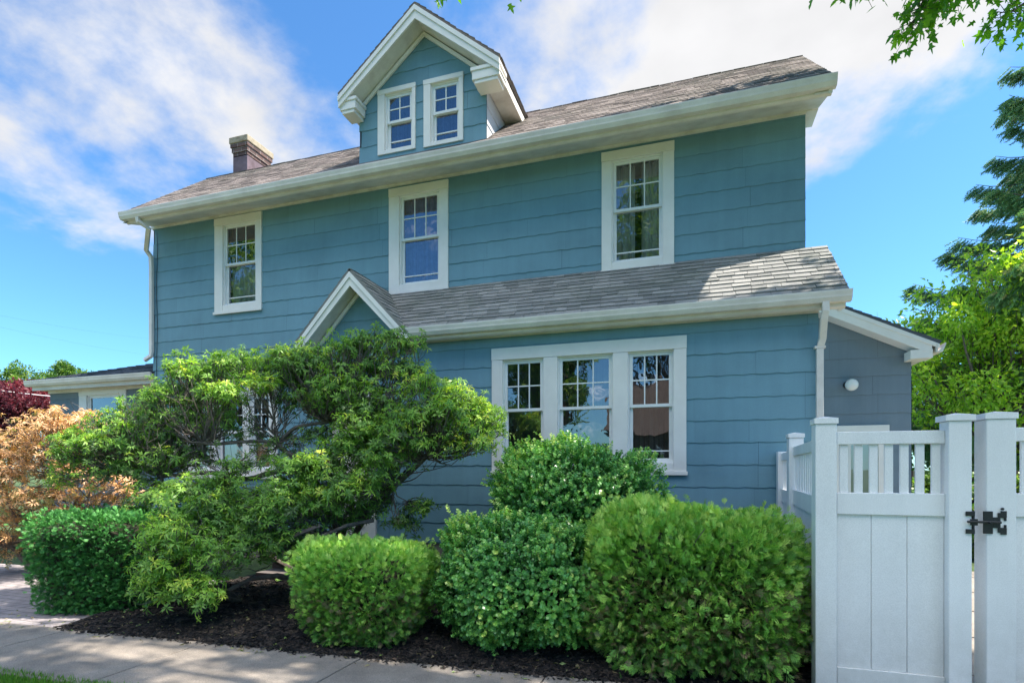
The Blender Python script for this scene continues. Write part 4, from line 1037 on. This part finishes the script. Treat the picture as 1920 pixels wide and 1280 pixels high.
# ---- the large pieris: pads of rosettes carried on crooked bare branches
def nearest(A, B):
    out_ = np.empty(len(A), int)
    for i in range(0, len(A), 1500):
        d_ = ((A[i:i + 1500, None, :] - B[None]) ** 2).sum(2); out_[i:i + 1500] = d_.argmin(1)
    return out_
def twig_tree(mb, tips, hubs, facs=(4, 4, 5), steps=(.09, .17, .30), rads=(.0022, .0035, .006, .010), hub_r=.02):
    """twigs that gather fan-wise from the leaf tips down to the limbs"""
    H_ = np.array([tuple(h) for h in hubs]); cur = tips
    for lv, (f_, st_) in enumerate(zip(facs, steps)):
        k = max(2, len(cur) // f_); seeds = cur[rng.permutation(len(cur))[:k]]; ix = nearest(cur, seeds); nxt = np.zeros((k, 3))
        for j in range(3): nxt[:, j] = np.bincount(ix, cur[:, j], k) / np.maximum(1, np.bincount(ix, minlength=k))
        used = np.bincount(ix, minlength=k) > 0
        hd = H_[nearest(nxt, H_)] - nxt; ln = np.linalg.norm(hd, axis=1, keepdims=True); stp = np.minimum(st_, ln * .5)
        nxt = nxt + hd / (ln + 1e-6) * stp + np.array([0, 0, -.3]) * stp + rng.normal(size=nxt.shape) * st_ * .12
        for i in range(len(cur)):
            a, b = Vector(nxt[ix[i]]), Vector(cur[i]); m_ = (a + b) / 2 + Vector(rng.normal(size=3) * (b - a).length * .10) - Vector((0, 0, (b - a).length * .08))
            mb.tube([a, m_, b], [rads[lv + 1], (rads[lv] + rads[lv + 1]) / 2, rads[lv]], 3 if lv == 0 else 4, random.random(), cap=False)
        keep = np.where(used)[0]; cur = nxt[keep]
    for p in cur:
        h = H_[nearest(p[None], H_)[0]]; limb(mb, h, p, hub_r * random.uniform(.6, 1), rads[-1], wob=.10, n=7, k=5)
def pads_shrub(kind, label, base, pads, nrate, size, mat, barkm, tint=(.45, .16), thick=.5, tmpls=ros, limb_r=.028, mids=None, twign=1.0, cat='shrub', under=.2):
    root = empty(kind, base); tag(root, label, cat)
    tr = MB(); cs, ds, ts = [], [], []
    for pad in pads:
        (px, py, rx, ry, d, bright) = pad[:6]; dn_ = pad[6] if len(pad) > 6 else 1
        c = PD(px, py, d); k = d / F; R3 = np.array((rx * k, rx * k * .8, ry * k * 1.1))
        n = max(4, int(nrate * dn_ * rx * ry / 1000))
        u = rng.normal(size=(n, 3)); u /= np.linalg.norm(u, axis=1, keepdims=True)
        flip = (u[:, 2] < 0) & (rng.random(n) > under); u[flip, 2] *= -1
        q = u * rng.uniform(.35, 1.15, n)[:, None] * R3 + rng.normal(size=(n, 3)) * .035
        q[:, 2] += .08 * fbm(q + np.array(c), 7, 2)
        cs.append(q + np.array(c)); ds.append(u * .8 + np.array([0, 0, .75]) + rng.normal(size=(n, 3)) * .4)
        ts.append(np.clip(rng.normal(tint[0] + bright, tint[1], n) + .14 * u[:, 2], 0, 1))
    cs = np.concatenate(cs); ds = np.concatenate(ds); ts = np.concatenate(ts)
    lim = np.where(cs[:, 0] > XB0 - .15, YB - .1, YM - .1); lim = np.where(cs[:, 0] < XL, YL - .1, lim)
    kp = (cs[:, 1] < lim) & (cs[:, 2] > .08); cs, ds, ts = cs[kp], ds[kp], ts[kp]
    sz = size * rng.uniform(.6, 1.25, len(cs)); idx = rng.integers(0, len(tmpls), len(cs))
    merge_leaves('crown', mat, root, [(tmpls[i], cs[idx == i], ds[idx == i], sz[idx == i], ts[idx == i], None) for i in range(len(tmpls))])
    twig_tree(tr, cs, mids, hub_r=limb_r * .7)
    return root, tr
DB = 6.3
pb = G(610, 1095); pb.z = .05
def hub(px, py, d): return PD(px, py, d)
mids = [hub(640, 985, 6.1), hub(585, 890, 6.3), hub(745, 905, 6.1), hub(430, 895, 6.3), hub(300, 890, 6.4), hub(520, 830, 6.4), hub(690, 820, 6.3), hub(620, 790, 6.4), hub(380, 830, 6.4), hub(800, 855, 6.0), hub(230, 870, 6.4)]
pads = [ # px,py,rx,ry,depth,brightness
 (735, 657, 62, 28, 6.5, .1), (655, 668, 62, 30, 6.5, .08), (590, 690, 80, 36, 6.6, .05), (745, 700, 55, 34, 6.4, .1), (520, 685, 60, 30, 6.7, .03), (440, 700, 65, 34, 6.8, .0),
 (360, 705, 60, 38, 6.9, -.02), (480, 725, 46, 18, 6.2, .25), (640, 735, 70, 40, 6.3, .08), (420, 745, 45, 22, 6.2, .2), (318, 755, 50, 40, 6.9, -.05), (265, 790, 44, 30, 6.8, -.03), (700, 770, 60, 38, 6.2, .0),
 (560, 762, 46, 22, 6.5, -.05), (330, 810, 70, 44, 6.6, -.1), (205, 805, 46, 28, 6.6, .05), (150, 830, 48, 26, 6.5, .05), (225, 845, 78, 36, 6.5, -.03), (140, 870, 48, 24, 6.5, 0), (300, 875, 60, 26, 6.4, -.1),
 (790, 735, 50, 26, 6.1, .25), (850, 760, 60, 32, 6.0, .2), (905, 785, 36, 26, 6.0, .2), (800, 790, 72, 38, 5.9, .12), (870, 815, 52, 30, 5.9, .12), (735, 815, 66, 38, 5.9, .08), (800, 845, 58, 30, 5.9, .08), (670, 805, 56, 34, 6.0, .0),
 (650, 850, 56, 32, 6.0, -.05), (720, 870, 56, 32, 5.9, .1), (560, 885, 54, 30, 5.8, .0), (620, 905, 58, 30, 5.8, .0), (690, 915, 54, 28, 5.8, .1), (520, 925, 48, 32, 5.7, .0), (560, 955, 60, 36, 5.7, -.02), (500, 975, 58, 40, 5.6, -.05),
 (470, 1020, 54, 32, 5.5, -.08), (540, 1015, 48, 26, 5.6, -.08), (615, 960, 40, 22, 5.8, 0), (790, 960, 28, 26, 6.0, -.05), (760, 985, 26, 16, 6.0, -.1), (400, 910, 62, 26, 5.9, .0), (450, 880, 40, 16, 6.1, -.1), (350, 930, 60, 26, 5.8, .02), (400, 955, 58, 26, 5.7, -.02),
 (285, 925, 44, 20, 6.2, -.05), (620, 780, 40, 20, 6.6, -.1), (405, 790, 44, 24, 6.7, -.15), (250, 885, 30, 16, 6.3, -.1),
 (165, 822, 26, 16, 6.7, 0), (280, 840, 70, 34, 6.7, -.1), (350, 860, 60, 30, 6.7, -.12), (200, 890, 60, 22, 6.4, -.08), (430, 945, 70, 34, 5.9, -.1), (600, 940, 70, 36, 6.0, -.1), (690, 960, 60, 24, 6.1, -.12),
 (540, 840, 50, 24, 6.5, -.12, .45), (600, 820, 50, 28, 6.4, -.1, .45), (470, 820, 34, 18, 6.7, -.12, .45), (390, 1000, 60, 30, 5.7, -.1), (430, 1000, 50, 30, 5.6, -.05), (560, 1040, 40, 20, 5.7, -.1), (380, 760, 50, 26, 6.8, -.05), (540, 720, 60, 26, 6.6, 0), (690, 700, 50, 30, 6.5, .05),
 (430, 800, 50, 30, 6.5, -.1, .5), (500, 862, 50, 24, 6.3, -.1, .5), (300, 800, 110, 50, 6.8, -.12, .45), (610, 770, 90, 50, 6.75, -.1, .45), (500, 960, 100, 40, 6.0, -.12, .45), (760, 800, 90, 50, 6.2, -.05, .45), (650, 890, 90, 40, 6.1, -.08, .45), (230, 850, 90, 36, 6.6, -.1, .45)]
for (x_, y_) in ((735, 622), (770, 640), (690, 630), (655, 640), (525, 662), (480, 672), (420, 668), (385, 690), (330, 690), (295, 738), (238, 800), (120, 822), (165, 815), (110, 850), (110, 890), (845, 728), (880, 745), (925, 770), (930, 800), (790, 690), (800, 712)):
    pads.append((x_, y_ + 10, 24, 15, 6.4 + random.uniform(-.2, .2), random.uniform(0, .25), 1.3))
for i in range(60):
    q_ = random.choice([q for q in pads[:52] if q[0] > 300 or q[1] > 840]); pads.append((q_[0] + random.uniform(-50, 50), q_[1] + random.uniform(-14, 30), q_[2] * .6, q_[3] * .6, q_[4] + random.uniform(-.3, .35), q_[5] + random.uniform(-.15, .2), .8))
root, tr = pads_shrub('pieris_shrub', 'tall spreading pieris with crooked bare branches and layered green leaf pads', pb, pads, 80, .073, m_lpier, m_bark, tint=(.34, .2), mids=mids, limb_r=.03)
B0 = Vector(pb)
for a, b, r0, r1 in ((B0, mids[0], .06, .05), (mids[0], mids[1], .05, .035), (mids[0], mids[2], .05, .04), (mids[1], mids[5], .032, .025), (mids[1], mids[3], .035, .028), (mids[3], mids[4], .028, .022), (mids[5], mids[7], .024, .018),
                     (mids[1], mids[6], .03, .02), (mids[5], mids[8], .024, .016), (mids[2], mids[9], .036, .026), (mids[4], mids[10], .022, .014), (B0 + Vector((.15, .2, 0)), mids[2], .045, .035), (B0 + Vector((-.3, .1, 0)), mids[3], .04, .028)):
    limb(tr, a, b, r0, r1, wob=.09, n=9, k=8)
for i in range(150):   # bare inner twigs
    a = random.choice(mids); b = a + Vector((random.uniform(-.55, .55), random.uniform(-.25, .3), random.uniform(.05, .55)))
    pts = limb(tr, a, b, .009, .003, wob=.15, n=5, k=4)
    for j in range(3): limb(tr, pts[random.randint(2, 5)], b + Vector((random.uniform(-.25, .25), random.uniform(-.15, .15), random.uniform(-.05, .3))), .004, .0015, wob=.15, n=3, k=3)
# low crooked branch along the mulch
lb = [G(400, 1120, .08), PD(430, 1105, 5.5), PD(470, 1085, 5.6), PD(520, 1078, 5.7), PD(560, 1085, 5.9), B0 + Vector((0, 0, .1))]
tr.tube(lb, [.015, .02, .024, .026, .03, .035], 8)
lb = [PD(600, 985, 5.6), PD(560, 1000, 5.5), PD(520, 1025, 5.5)]; tr.tube(lb, [.022, .02, .012], 7)
lb = [PD(700, 975, 5.9), PD(650, 985, 5.7), PD(590, 1010, 5.6)]; tr.tube(lb, [.022, .02, .016], 7)
tr.build('trunk', m_bark, root)
# low pieris beside the yew
pads2 = [(330, 1020, 66, 42, 5.2, .05), (300, 1060, 52, 40, 5.15, .08), (380, 1045, 50, 36, 5.2, .02), (280, 1100, 38, 28, 5.1, .05), (350, 1100, 52, 30, 5.1, .08), (390, 1110, 32, 26, 5.05, .1), (330, 975, 55, 26, 5.5, -.05), (440, 1040, 30, 24, 5.3, -.05), (300, 1010, 40, 30, 5.3, .05)]
pb2 = G(395, 1150, 0); pb2.z = .04; pb2.y += .4
root, tr = pads_shrub('pieris_shrub', 'low leafy pieris crowding the right side of the dark yew block', pb2, pads2, 60, .072, m_lpier, m_bark, tint=(.5, .16), mids=[PD(350, 1090, 5.3), PD(320, 1050, 5.3)], under=.5, limb_r=.02)
for q in (PD(350, 1090, 5.3), PD(320, 1050, 5.3), PD(410, 1080, 5.3)): limb(tr, pb2, q, .03, .018, wob=.1)
tr.build('trunk', m_bark, root)
# copper-tipped pieris on the left
pads3 = []
for (px, py, rx, ry) in ((88, 795, 42, 18), (128, 792, 36, 16), (15, 832, 50, 24), (90, 805, 56, 24), (160, 800, 34, 22), (50, 838, 54, 26), (120, 840, 50, 24), (-30, 885, 50, 30), (180, 850, 44, 24), (20, 880, 60, 28), (90, 885, 54, 26), (150, 890, 50, 26), (-20, 930, 60, 34), (50, 935, 56, 28),
                         (120, 935, 52, 28), (210, 905, 40, 22), (190, 935, 40, 24), (20, 985, 56, 30), (90, 990, 50, 26), (-30, 1010, 50, 34), (40, 1030, 54, 26), (150, 975, 40, 22), (245, 930, 34, 18), (100, 1035, 40, 18)):
    pads3.append((px, py, rx * 1.1, ry * 1.25, 8.0 + random.uniform(-.4, .3), random.uniform(-.12, .15)))
pb3 = PD(60, 1085, 8.0); pb3.z = 0
m3 = [PD(60, 960, 8.1), PD(0, 900, 8.1), PD(120, 880, 8.1), PD(20, 1020, 8.0), PD(150, 960, 8.1)]
root, tr = pads_shrub('pieris_shrub', 'pieris covered in copper-orange new growth at the left edge', pb3, pads3, 62, .075, m_lorng, m_bark2, tint=(.6, .24), mids=m3, under=.55)
for q in m3: limb(tr, pb3, q, .04, .022, wob=.1)
for i in range(60):
    a = random.choice(m3); b = a + Vector((random.uniform(-.8, .8), random.uniform(-.4, .2), random.uniform(-.3, .4))); limb(tr, a, b, .01, .003, wob=.15, n=5, k=4)
tr.build('trunk', m_bark2, root)

# ------------------------------------------------------------ trees
def tree(kind, label, base, crown_c, crown_r, n, tmpl, size, mat, h_tr, rt_, clumps=28, tint=(.5, .2), group=None, dens=.35, barkm=None, droop=0, cat='tree', flat=1, branches=True, extra=(), gaps=()):
    root = empty(kind, base); tag(root, label, cat, group)
    base = Vector(base); cc = Vector(crown_c); cr = np.array(crown_r, float)
    cen = []
    while len(cen) < clumps:
        u = rng.uniform(-1, 1, 3)
        if .25 < np.linalg.norm(u) < 1: cen.append(u)
    cen = np.array(cen); idx = rng.integers(0, clumps, n)
    off = rng.normal(size=(n, 3)); off /= np.linalg.norm(off, axis=1, keepdims=True); off *= rng.uniform(.3, 1, n)[:, None] ** .5
    rad = rng.uniform(.6, 1.3, clumps) * dens
    q = (cen[idx] * .82 + off * rad[idx][:, None] * np.array([1, 1, flat])) * cr + np.array(cc)
    q += .10 * cr.mean() * dens * np.stack([fbm(q, 3, 1), fbm(q, 3, 5), fbm(q, 3, 9)], 1)
    if gaps:                      # openings in the crown that let sun through to these places
        kp = np.ones(n, bool); sv = np.array(SUN)
        for (gx, gy, gz, gr) in gaps:
            w_ = q - np.array((gx, gy, gz)); w_ = w_ - (w_ @ sv)[:, None] * sv; kp &= (w_ ** 2).sum(1) > gr * gr
        q, off, idx = q[kp], off[kp], idx[kp]; n = len(q)
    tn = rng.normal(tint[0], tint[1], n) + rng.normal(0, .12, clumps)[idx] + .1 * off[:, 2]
    d = off * .6 + rng.normal(size=(n, 3)) * .5 + np.array([0, 0, -droop])
    ti = rng.integers(0, len(tmpl), n); sz = size * rng.uniform(.65, 1.25, n)
    merge_leaves('crown', mat, root, [(tmpl[i], q[ti == i], d[ti == i], sz[ti == i], tn[ti == i], None) for i in range(len(tmpl))] + list(extra))
    tr = MB(); fork = Vector((base.x * .7 + cc.x * .3, base.y * .7 + cc.y * .3, h_tr))
    limb(tr, base, fork, rt_, rt_ * .7, wob=.02, n=6, k=10)
    if branches:
        for i in range(clumps):
            e_ = Vector(cen[i] * .8 * cr) + cc
            pts = limb(tr, fork, e_, rt_ * random.uniform(.25, .45), rt_ * .05, wob=.08, n=7, k=6)
            for j in range(3):
                limb(tr, pts[random.randint(3, 7)], e_ + Vector(rng.normal(size=3) * cr * dens * .5), rt_ * .08, rt_ * .02, wob=.1, n=3, k=4)
    else: limb(tr, fork, cc, rt_ * .7, rt_ * .2, n=4, k=7)
    tr.build('trunk', barkm or m_bark, root); return root

# street maple: crown above the roof edge, its lower sprays hang into the frame
sp = MB(); sprays_x = []
def sprayline(pts, n, spread=.22):
    cs, ds = [], []
    pts = [PD(*p) for p in pts]; sp.tube([tuple(p) for p in pts], [.02 - .016 * i / (len(pts) - 1) for i in range(len(pts))], 5)
    for i in range(n):
        s = random.random() * (len(pts) - 1); k = min(int(s), len(pts) - 2); p = pts[k].lerp(pts[k + 1], s - k)
        q = p + Vector([random.gauss(0, spread) for _ in range(3)]); q.z -= abs(random.gauss(0, spread * .5))
        cs.append(q); ds.append(Vector((random.gauss(0, .5), random.gauss(0, .5), -.8)))
        if random.random() < .3: sp.tube([tuple(p), tuple((p + q) / 2), tuple(q)], [.004, .003, .002], 4)
    n = len(cs); sprays_x.append((maples[0], np.array(cs), np.array(ds), .115 * rng.uniform(.6, 1.2, n), rng.normal(.6, .22, n), np.tile(np.array([0, -.8, .4]), (n, 1))))
sprayline([(1990, -160, 6.0), (1860, -60, 5.9), (1775, -25, 5.8), (1725, 15, 5.7), (1712, 42, 5.7)], 330, .12)
sprayline([(1990, -160, 6.0), (1800, -90, 5.5), (1640, -60, 5.3), (1560, -40, 5.2)], 170, .09)
sprayline([(1780, -60, 5.6), (1740, -8, 5.6)], 90, .09)
sprayline([(2050, -100, 6.2), (1960, -20, 6.0), (1900, 20, 5.9), (1875, 25, 5.9)], 150, .11)
sprayline([(2050, -60, 6.2), (1970, 40, 6.0), (1935, 75, 5.9)], 40, .07)
sprayline([(1100, -220, 5.5), (1000, -90, 5.4), (940, -25, 5.3)], 34, .07)
sprayline([(1000, -90, 5.4), (860, -45, 5.3), (810, -22, 5.3)], 30, .06)
GAPS = [(-.35, 4.35, 1.1, .34), (.1, 4.5, 1.2, .22), (-2.45, 4.2, .85, .30), (-3.0, 4.1, .8, .16), (-1.25, 5.3, 1.6, .3), (-.8, 5.1, 1.3, .18), (-1.5, 4.3, .9, .17), (-1.1, 4.6, 1.0, .15),
        (.9, 7.3, 4.1, .42), (.45, 7.1, 3.9, .2), (1.3, 7.1, 3.8, .2), (-4.6, 6.0, 2.6, .3), (-3.9, 6.2, 2.4, .35), (-2.3, 5.6, 2.2, .4), (-4.2, 4.7, .9, .3), (-4.9, 6, 2.2, .3), (.75, 4.4, .9, .15)]
for i in range(26):
    GAPS.append((random.uniform(-5.3, -.6), random.uniform(3.05, 3.85), 0, random.uniform(.07, .22)))
mp = tree('maple_tree', 'maple whose leafy sprays hang into the top of the picture', (9.0, 3.2, 0), (4.1, 5.9, 9.8), (6.0, 3.0, 1.5), 18000, maples, .17, m_lmap, 5.5, .26, clumps=84, dens=.15, gaps=GAPS, droop=.4, tint=(.45, .2), extra=sprays_x)
for a, b in (((6.5, 4.6, 7.2), PD(1990, -160, 6.0)), ((6.5, 4.6, 7.2), PD(2050, -100, 6.2)), ((3.5, 5.5, 9), PD(1100, -220, 5.5)), ((8.0, 3.8, 5.6), (6.5, 4.6, 7.2))): limb(sp, a, b, .06, .02, wob=.05)
sp.build('branch', m_bark, mp)

tree('cherry_tree', 'lime-green leafy tree beyond the fence at the right edge', PD(1885, 1000, 11.5) * 1 - Vector((0, 0, PD(1885, 1000, 11.5).z)), PD(1905, 672, 11.5), (2.5, 1.7, 3.25), 19000, leafs, .13, m_lcher, 1.6, .12, clumps=100, dens=.17, tint=(.55, .22), droop=.5)
# spruce
def spruce(px, d, label):
    b = PD(px, HZ, d); base = Vector((b.x, b.y, 0)); root = empty('spruce_tree', base); tag(root, label, 'tree')
    tr = MB(); H = 15.0; tr.tube([base, base + Vector((0, 0, H))], [.22, .03], 8)
    cs, ds, ts = [], [], []
    z = 1.5
    while z < H - .5:
        for i in range(6):
            a = i * 1.047 + random.uniform(-.4, .4); ln = (H - z) * .37 * random.uniform(.75, 1.15) + .2
            dr = Vector((math.cos(a), math.sin(a), 0)); p0 = base + Vector((0, 0, z)); pts = []
            for k in range(9):
                s = k / 8; pts.append(p0 + dr * ln * s + Vector((0, 0, -ln * .28 * math.sin(s * 2.2) + ln * .10 * s * s)))
            tr.tube(pts, [.035 - .03 * k / 8 for k in range(9)], 5)
            for k in range(int(340 * ln / 3)):
                s = random.uniform(.15, 1) ** .8 * 8; j = min(int(s), 7); q = pts[j].lerp(pts[j + 1], s - j)
                sd_ = Vector((-dr.y, dr.x, 0)); w = random.uniform(-1, 1) * ln * .20 * (1.15 - s / 8)
                q = q + sd_ * w + Vector((0, 0, -abs(w) * .25 - random.random() * .18))
                cs.append(q); ds.append(dr * .7 + sd_ * w * 1.2 + Vector((0, 0, -.45 + random.uniform(-.3, .2)))); ts.append(random.gauss(.45, .18) + (.35 if random.random() < .10 else 0))
        z += random.uniform(.42, .62)
    n = len(cs); tm = [T_needles(22, i, .24, .05) for i in range(2)]; idx = rng.integers(0, 2, n); cs, ds, ts = np.array(cs), np.array(ds), np.array(ts); sz = .30 * rng.uniform(.7, 1.2, n)
    merge_leaves('crown', m_lspr, root, [(tm[i], cs[idx == i], ds[idx == i], sz[idx == i], ts[idx == i], None) for i in range(2)])
    tr.build('trunk', m_bark, root)
spruce(2070, 12.5, 'dark drooping spruce rising behind the lime-green tree')
tree('purple_plum_tree', 'dark purple-leaved shrubby tree at the left edge, nearest of the purple ones', (PX(-25, 8.4), 8.4, 0), P(0, 778, 8.4), (1.0, .8, .62), 7000, leafs, .10, m_lpur, 1.2, .06, clumps=30, dens=.4, tint=(.35, .2))
b_ = PD(45, HZ, 24); tree('purple_plum_tree', 'reddish-purple tree crown behind the left wing of the house', (b_.x, b_.y, 0), PD(40, 760, 24), (2.4, 1.6, 1.15), 16000, leafs, .16, m_lpur, 1.6, .12, clumps=50, dens=.3, tint=(.65, .2))
for i, (px, py, rx, d) in enumerate(((20, 715, 2.0, 45), (95, 725, 1.8, 46), (125, 700, 1.7, 50), (-50, 720, 2.6, 44), (165, 722, 1.8, 50))):
    b_ = PD(px, HZ, d)
    tree('broadleaf_tree', ['yellow-green treetop beyond the purple crown at the left edge', 'second green treetop from the left beyond the left wing', 'tallest green treetop poking above the left wing roof', 'green treetop cut by the left edge of the picture', 'green treetop just above the left wing roof, nearest the house'][i],
         (b_.x, b_.y, 0), PD(px, py + 20, d), (rx, rx, rx * 1.25), 9000, leafs, .24, m_lfar, 2, .15, clumps=34, dens=.32, tint=(.6, .25) if i in (0, 3) else (.45, .22), group='treetops beyond the left wing', cat='tree', branches=True)
# growth beyond the gate
wf = empty('wooden_fence', (4, 12.8, 0)); tag(wf, 'brown board fence behind the yard, seen through the gate pickets', 'fence')
for i in range(34):
    mb = MB(); x = 3.0 + i * .15; mb.box(x, x + .14, 12.8, 12.82, .05, 1.5 + random.uniform(-.01, .01), random.random()); mb.build('board', m_wood, wf)
mb = MB(); mb.box(3.0, 8.1, 12.821, 12.86, .35, .43); mb.box(3.0, 8.1, 12.821, 12.86, 1.15, 1.23); mb.build('rail', m_wood, wf)
for i, (x, y, r_, h) in enumerate(((3.5, 11.6, .7, 1.25), (4.7, 11.8, .8, 1.4), (6.0, 11.7, .8, 1.3))):
    shrub('bush', (x, y), (r_, .6), h, 2.4, 3500, twigs, .11, m_lfar, ['bush beyond the gate, next to the rear wing wall', 'middle bush beyond the gate pickets', 'bush beyond the right gate leaf'][i], 'bush', tint=(.45, .25), rough=.15, core=.7, group='bushes beyond the gate')
# back-garden trees closing the view on the right, low
for i, (x, y) in enumerate(((8, 21), (12.5, 20), (16.5, 21))):
    tree('broadleaf_tree', ['leafy tree behind the board fence, beside the rear wing', 'dense tree behind the board fence under the spruce', 'tree behind the board fence at the far right'][i], (x, y, 0), (x, y, 4.0), (2.6, 2, 2.6), 7000, leafs, .22, m_lfar, 1.5, .14, clumps=40, dens=.36, group='trees behind the board fence')
# what the windows reflect: trees and a house across the street
for i, (x, y, s) in enumerate(((-26, -19, 1.7), (-6.5, -12.5, 1.0), (9.5, -13, 1.3), (-28, -14, 1.9), (-.3, -20, 2.25))):
    tree('street_tree', ['first tree across the street from the left, mirrored in the upper windows', 'small tree across the street left of the neighbouring house', 'tree across the street opposite the gate', 'large tree across the street at the far left', 'tallest tree, behind the brown-roofed house across the street'][i],
         (x, y, 0), (x, y, 6.5 * s), (3.0 * s, 2.6 * s, 3.4 * s), 9000, leafs, .30 * s ** .5, m_lfar, 2.5, .22, clumps=60, dens=.22, group='trees across the street')
oh = empty('neighbour_house', (2, -17, 0)); tag(oh, 'brick house with a brown pitched roof across the street, mirrored in the triple window', 'house')
mb = MB(); mb.box(-3.5, 6, -19, -13.5, 0, 3.4); mb.build('wall', m_brick, oh)
mb = MB(); mb.prism([(-4, -13.1, 3.3), (-4, -19.4, 3.3), (-4, -16.25, 6.3)], (10.5, 0, 0)); mb.build('roof', simple('dark_brown_roof', [(.3, (.06, .045, .04)), (.7, (.12, .09, .08))], .9), oh)
for x in (-2.2, 1.2, 3.8):
    mb = MB(); mb.box(x, x + 1.1, -13.49, -13.44, 1.1, 2.5); w_ = mb.build('window', m_trim, oh)
    mb = MB(); mb.box(x + .1, x + 1, -13.438, -13.43, 1.2, 2.4); mb.build('pane', m_dark, w_)

# ------------------------------------------------------------ wires
def wire(pts, r, label, m=m_dark):
    mb = MB(); a, b = [PD(*p) for p in pts]; q = []
    for i in range(25):
        s = i / 24; q.append(a.lerp(b, s) + Vector((0, 0, -.5 * math.sin(math.pi * s) * (a - b).length / 40)))
    mb.tube(q, r, 5); o = mb.build('overhead_wire', m); tag(o, label, 'wire', 'overhead wires'); return o
wire([(-60, 580, 45), (330, 640, 70)], .004, 'upper thin wire crossing the blue sky left of the house')
wire([(-60, 600, 45), (330, 672, 70)], .004, 'lower thin wire crossing the blue sky left of the house')
wire([(-40, 726, 12), (130, 745, 14)], .010, 'pale wire crossing in front of the purple crown', m_vinyl)

# ------------------------------------------------------------ grass, mulch chips, litter
def scatter_grass(x0, x1, y0, y1, n, zbase=-.03):
    x = rng.uniform(x0, x1, n); y = rng.uniform(y0, y1, n); c = np.stack([x, y, np.full(n, zbase)], 1)
    return c
tf = ([(-.06, 0, 0), (.06, 0, 0), (.035, .6, .05), (0, 1, .18), (-.035, .6, .05)], [(0, 1, 2, 4), (4, 2, 3)])
n = 42000
x = rng.uniform(-7, -2.2, n); y = ef(x) + .05 - rng.uniform(0, 1, n) ** 1.2 * .9
c = np.stack([x, y, np.full(n, -.03)], 1); d = rng.normal(size=(n, 3)) * .35 + np.array([0, 0, 1])
tag(merge_leaves('grass', m_grass, None, [(tf, c, d, .075 * rng.uniform(.6, 1.2, n), rng.normal(.5, .22, n), None)]), 'short bright lawn strip in the bottom left corner', 'grass', kind='stuff')
n = 26000
x = rng.uniform(-5.7, .95, n); y = eb(x) - .10 * rng.random(n) ** 3 + rng.uniform(0, 1, n) ** 1.5 * 3.0
z = np.array([max(mz(a, b), .018) if b < eb(a) + .04 else mz(a, b) for a, b in zip(x, y)]) + .008
c = np.stack([x, y, z], 1); d = rng.normal(size=(n, 3)) * np.array([1, 1, .25])
chip = ([(-.16, 0, 0), (.16, 0, .04), (.12, 1, 0), (-.14, .9, .05), (0, .5, .16)], [(0, 1, 4), (1, 2, 4), (2, 3, 4), (3, 0, 4)])
tag(merge_leaves('mulch_chips', m_mulch, None, [(chip, c, d, .035 * rng.uniform(.5, 1.6, n), rng.uniform(0, 1, n), np.tile(np.array([0, 0, 1.]), (n, 1)))]), 'black bark mulch chips covering the planting bed', 'mulch', kind='stuff')
n = 900
x = rng.uniform(-6.8, .9, n); y = eb(x) - .15 + rng.uniform(0, 1, n) ** 1.3 * 2.0
z = np.array([(mz(a, b) + .014 if b > eb(a) and a > -5.7 else .022) for a, b in zip(x, y)])
c = np.stack([x, y, z], 1); d = rng.normal(size=(n, 3)) * np.array([1, 1, .2])
tag(merge_leaves('leaf_litter', m_lit, None, [(leafs[0], c, d, .04 * rng.uniform(.4, 1.4, n), rng.uniform(0, 1, n), np.tile(np.array([0, 0, 1.]), (n, 1)))]), 'scattered pale fallen leaves on the mulch and sidewalk edge', 'fallen leaves', kind='stuff')
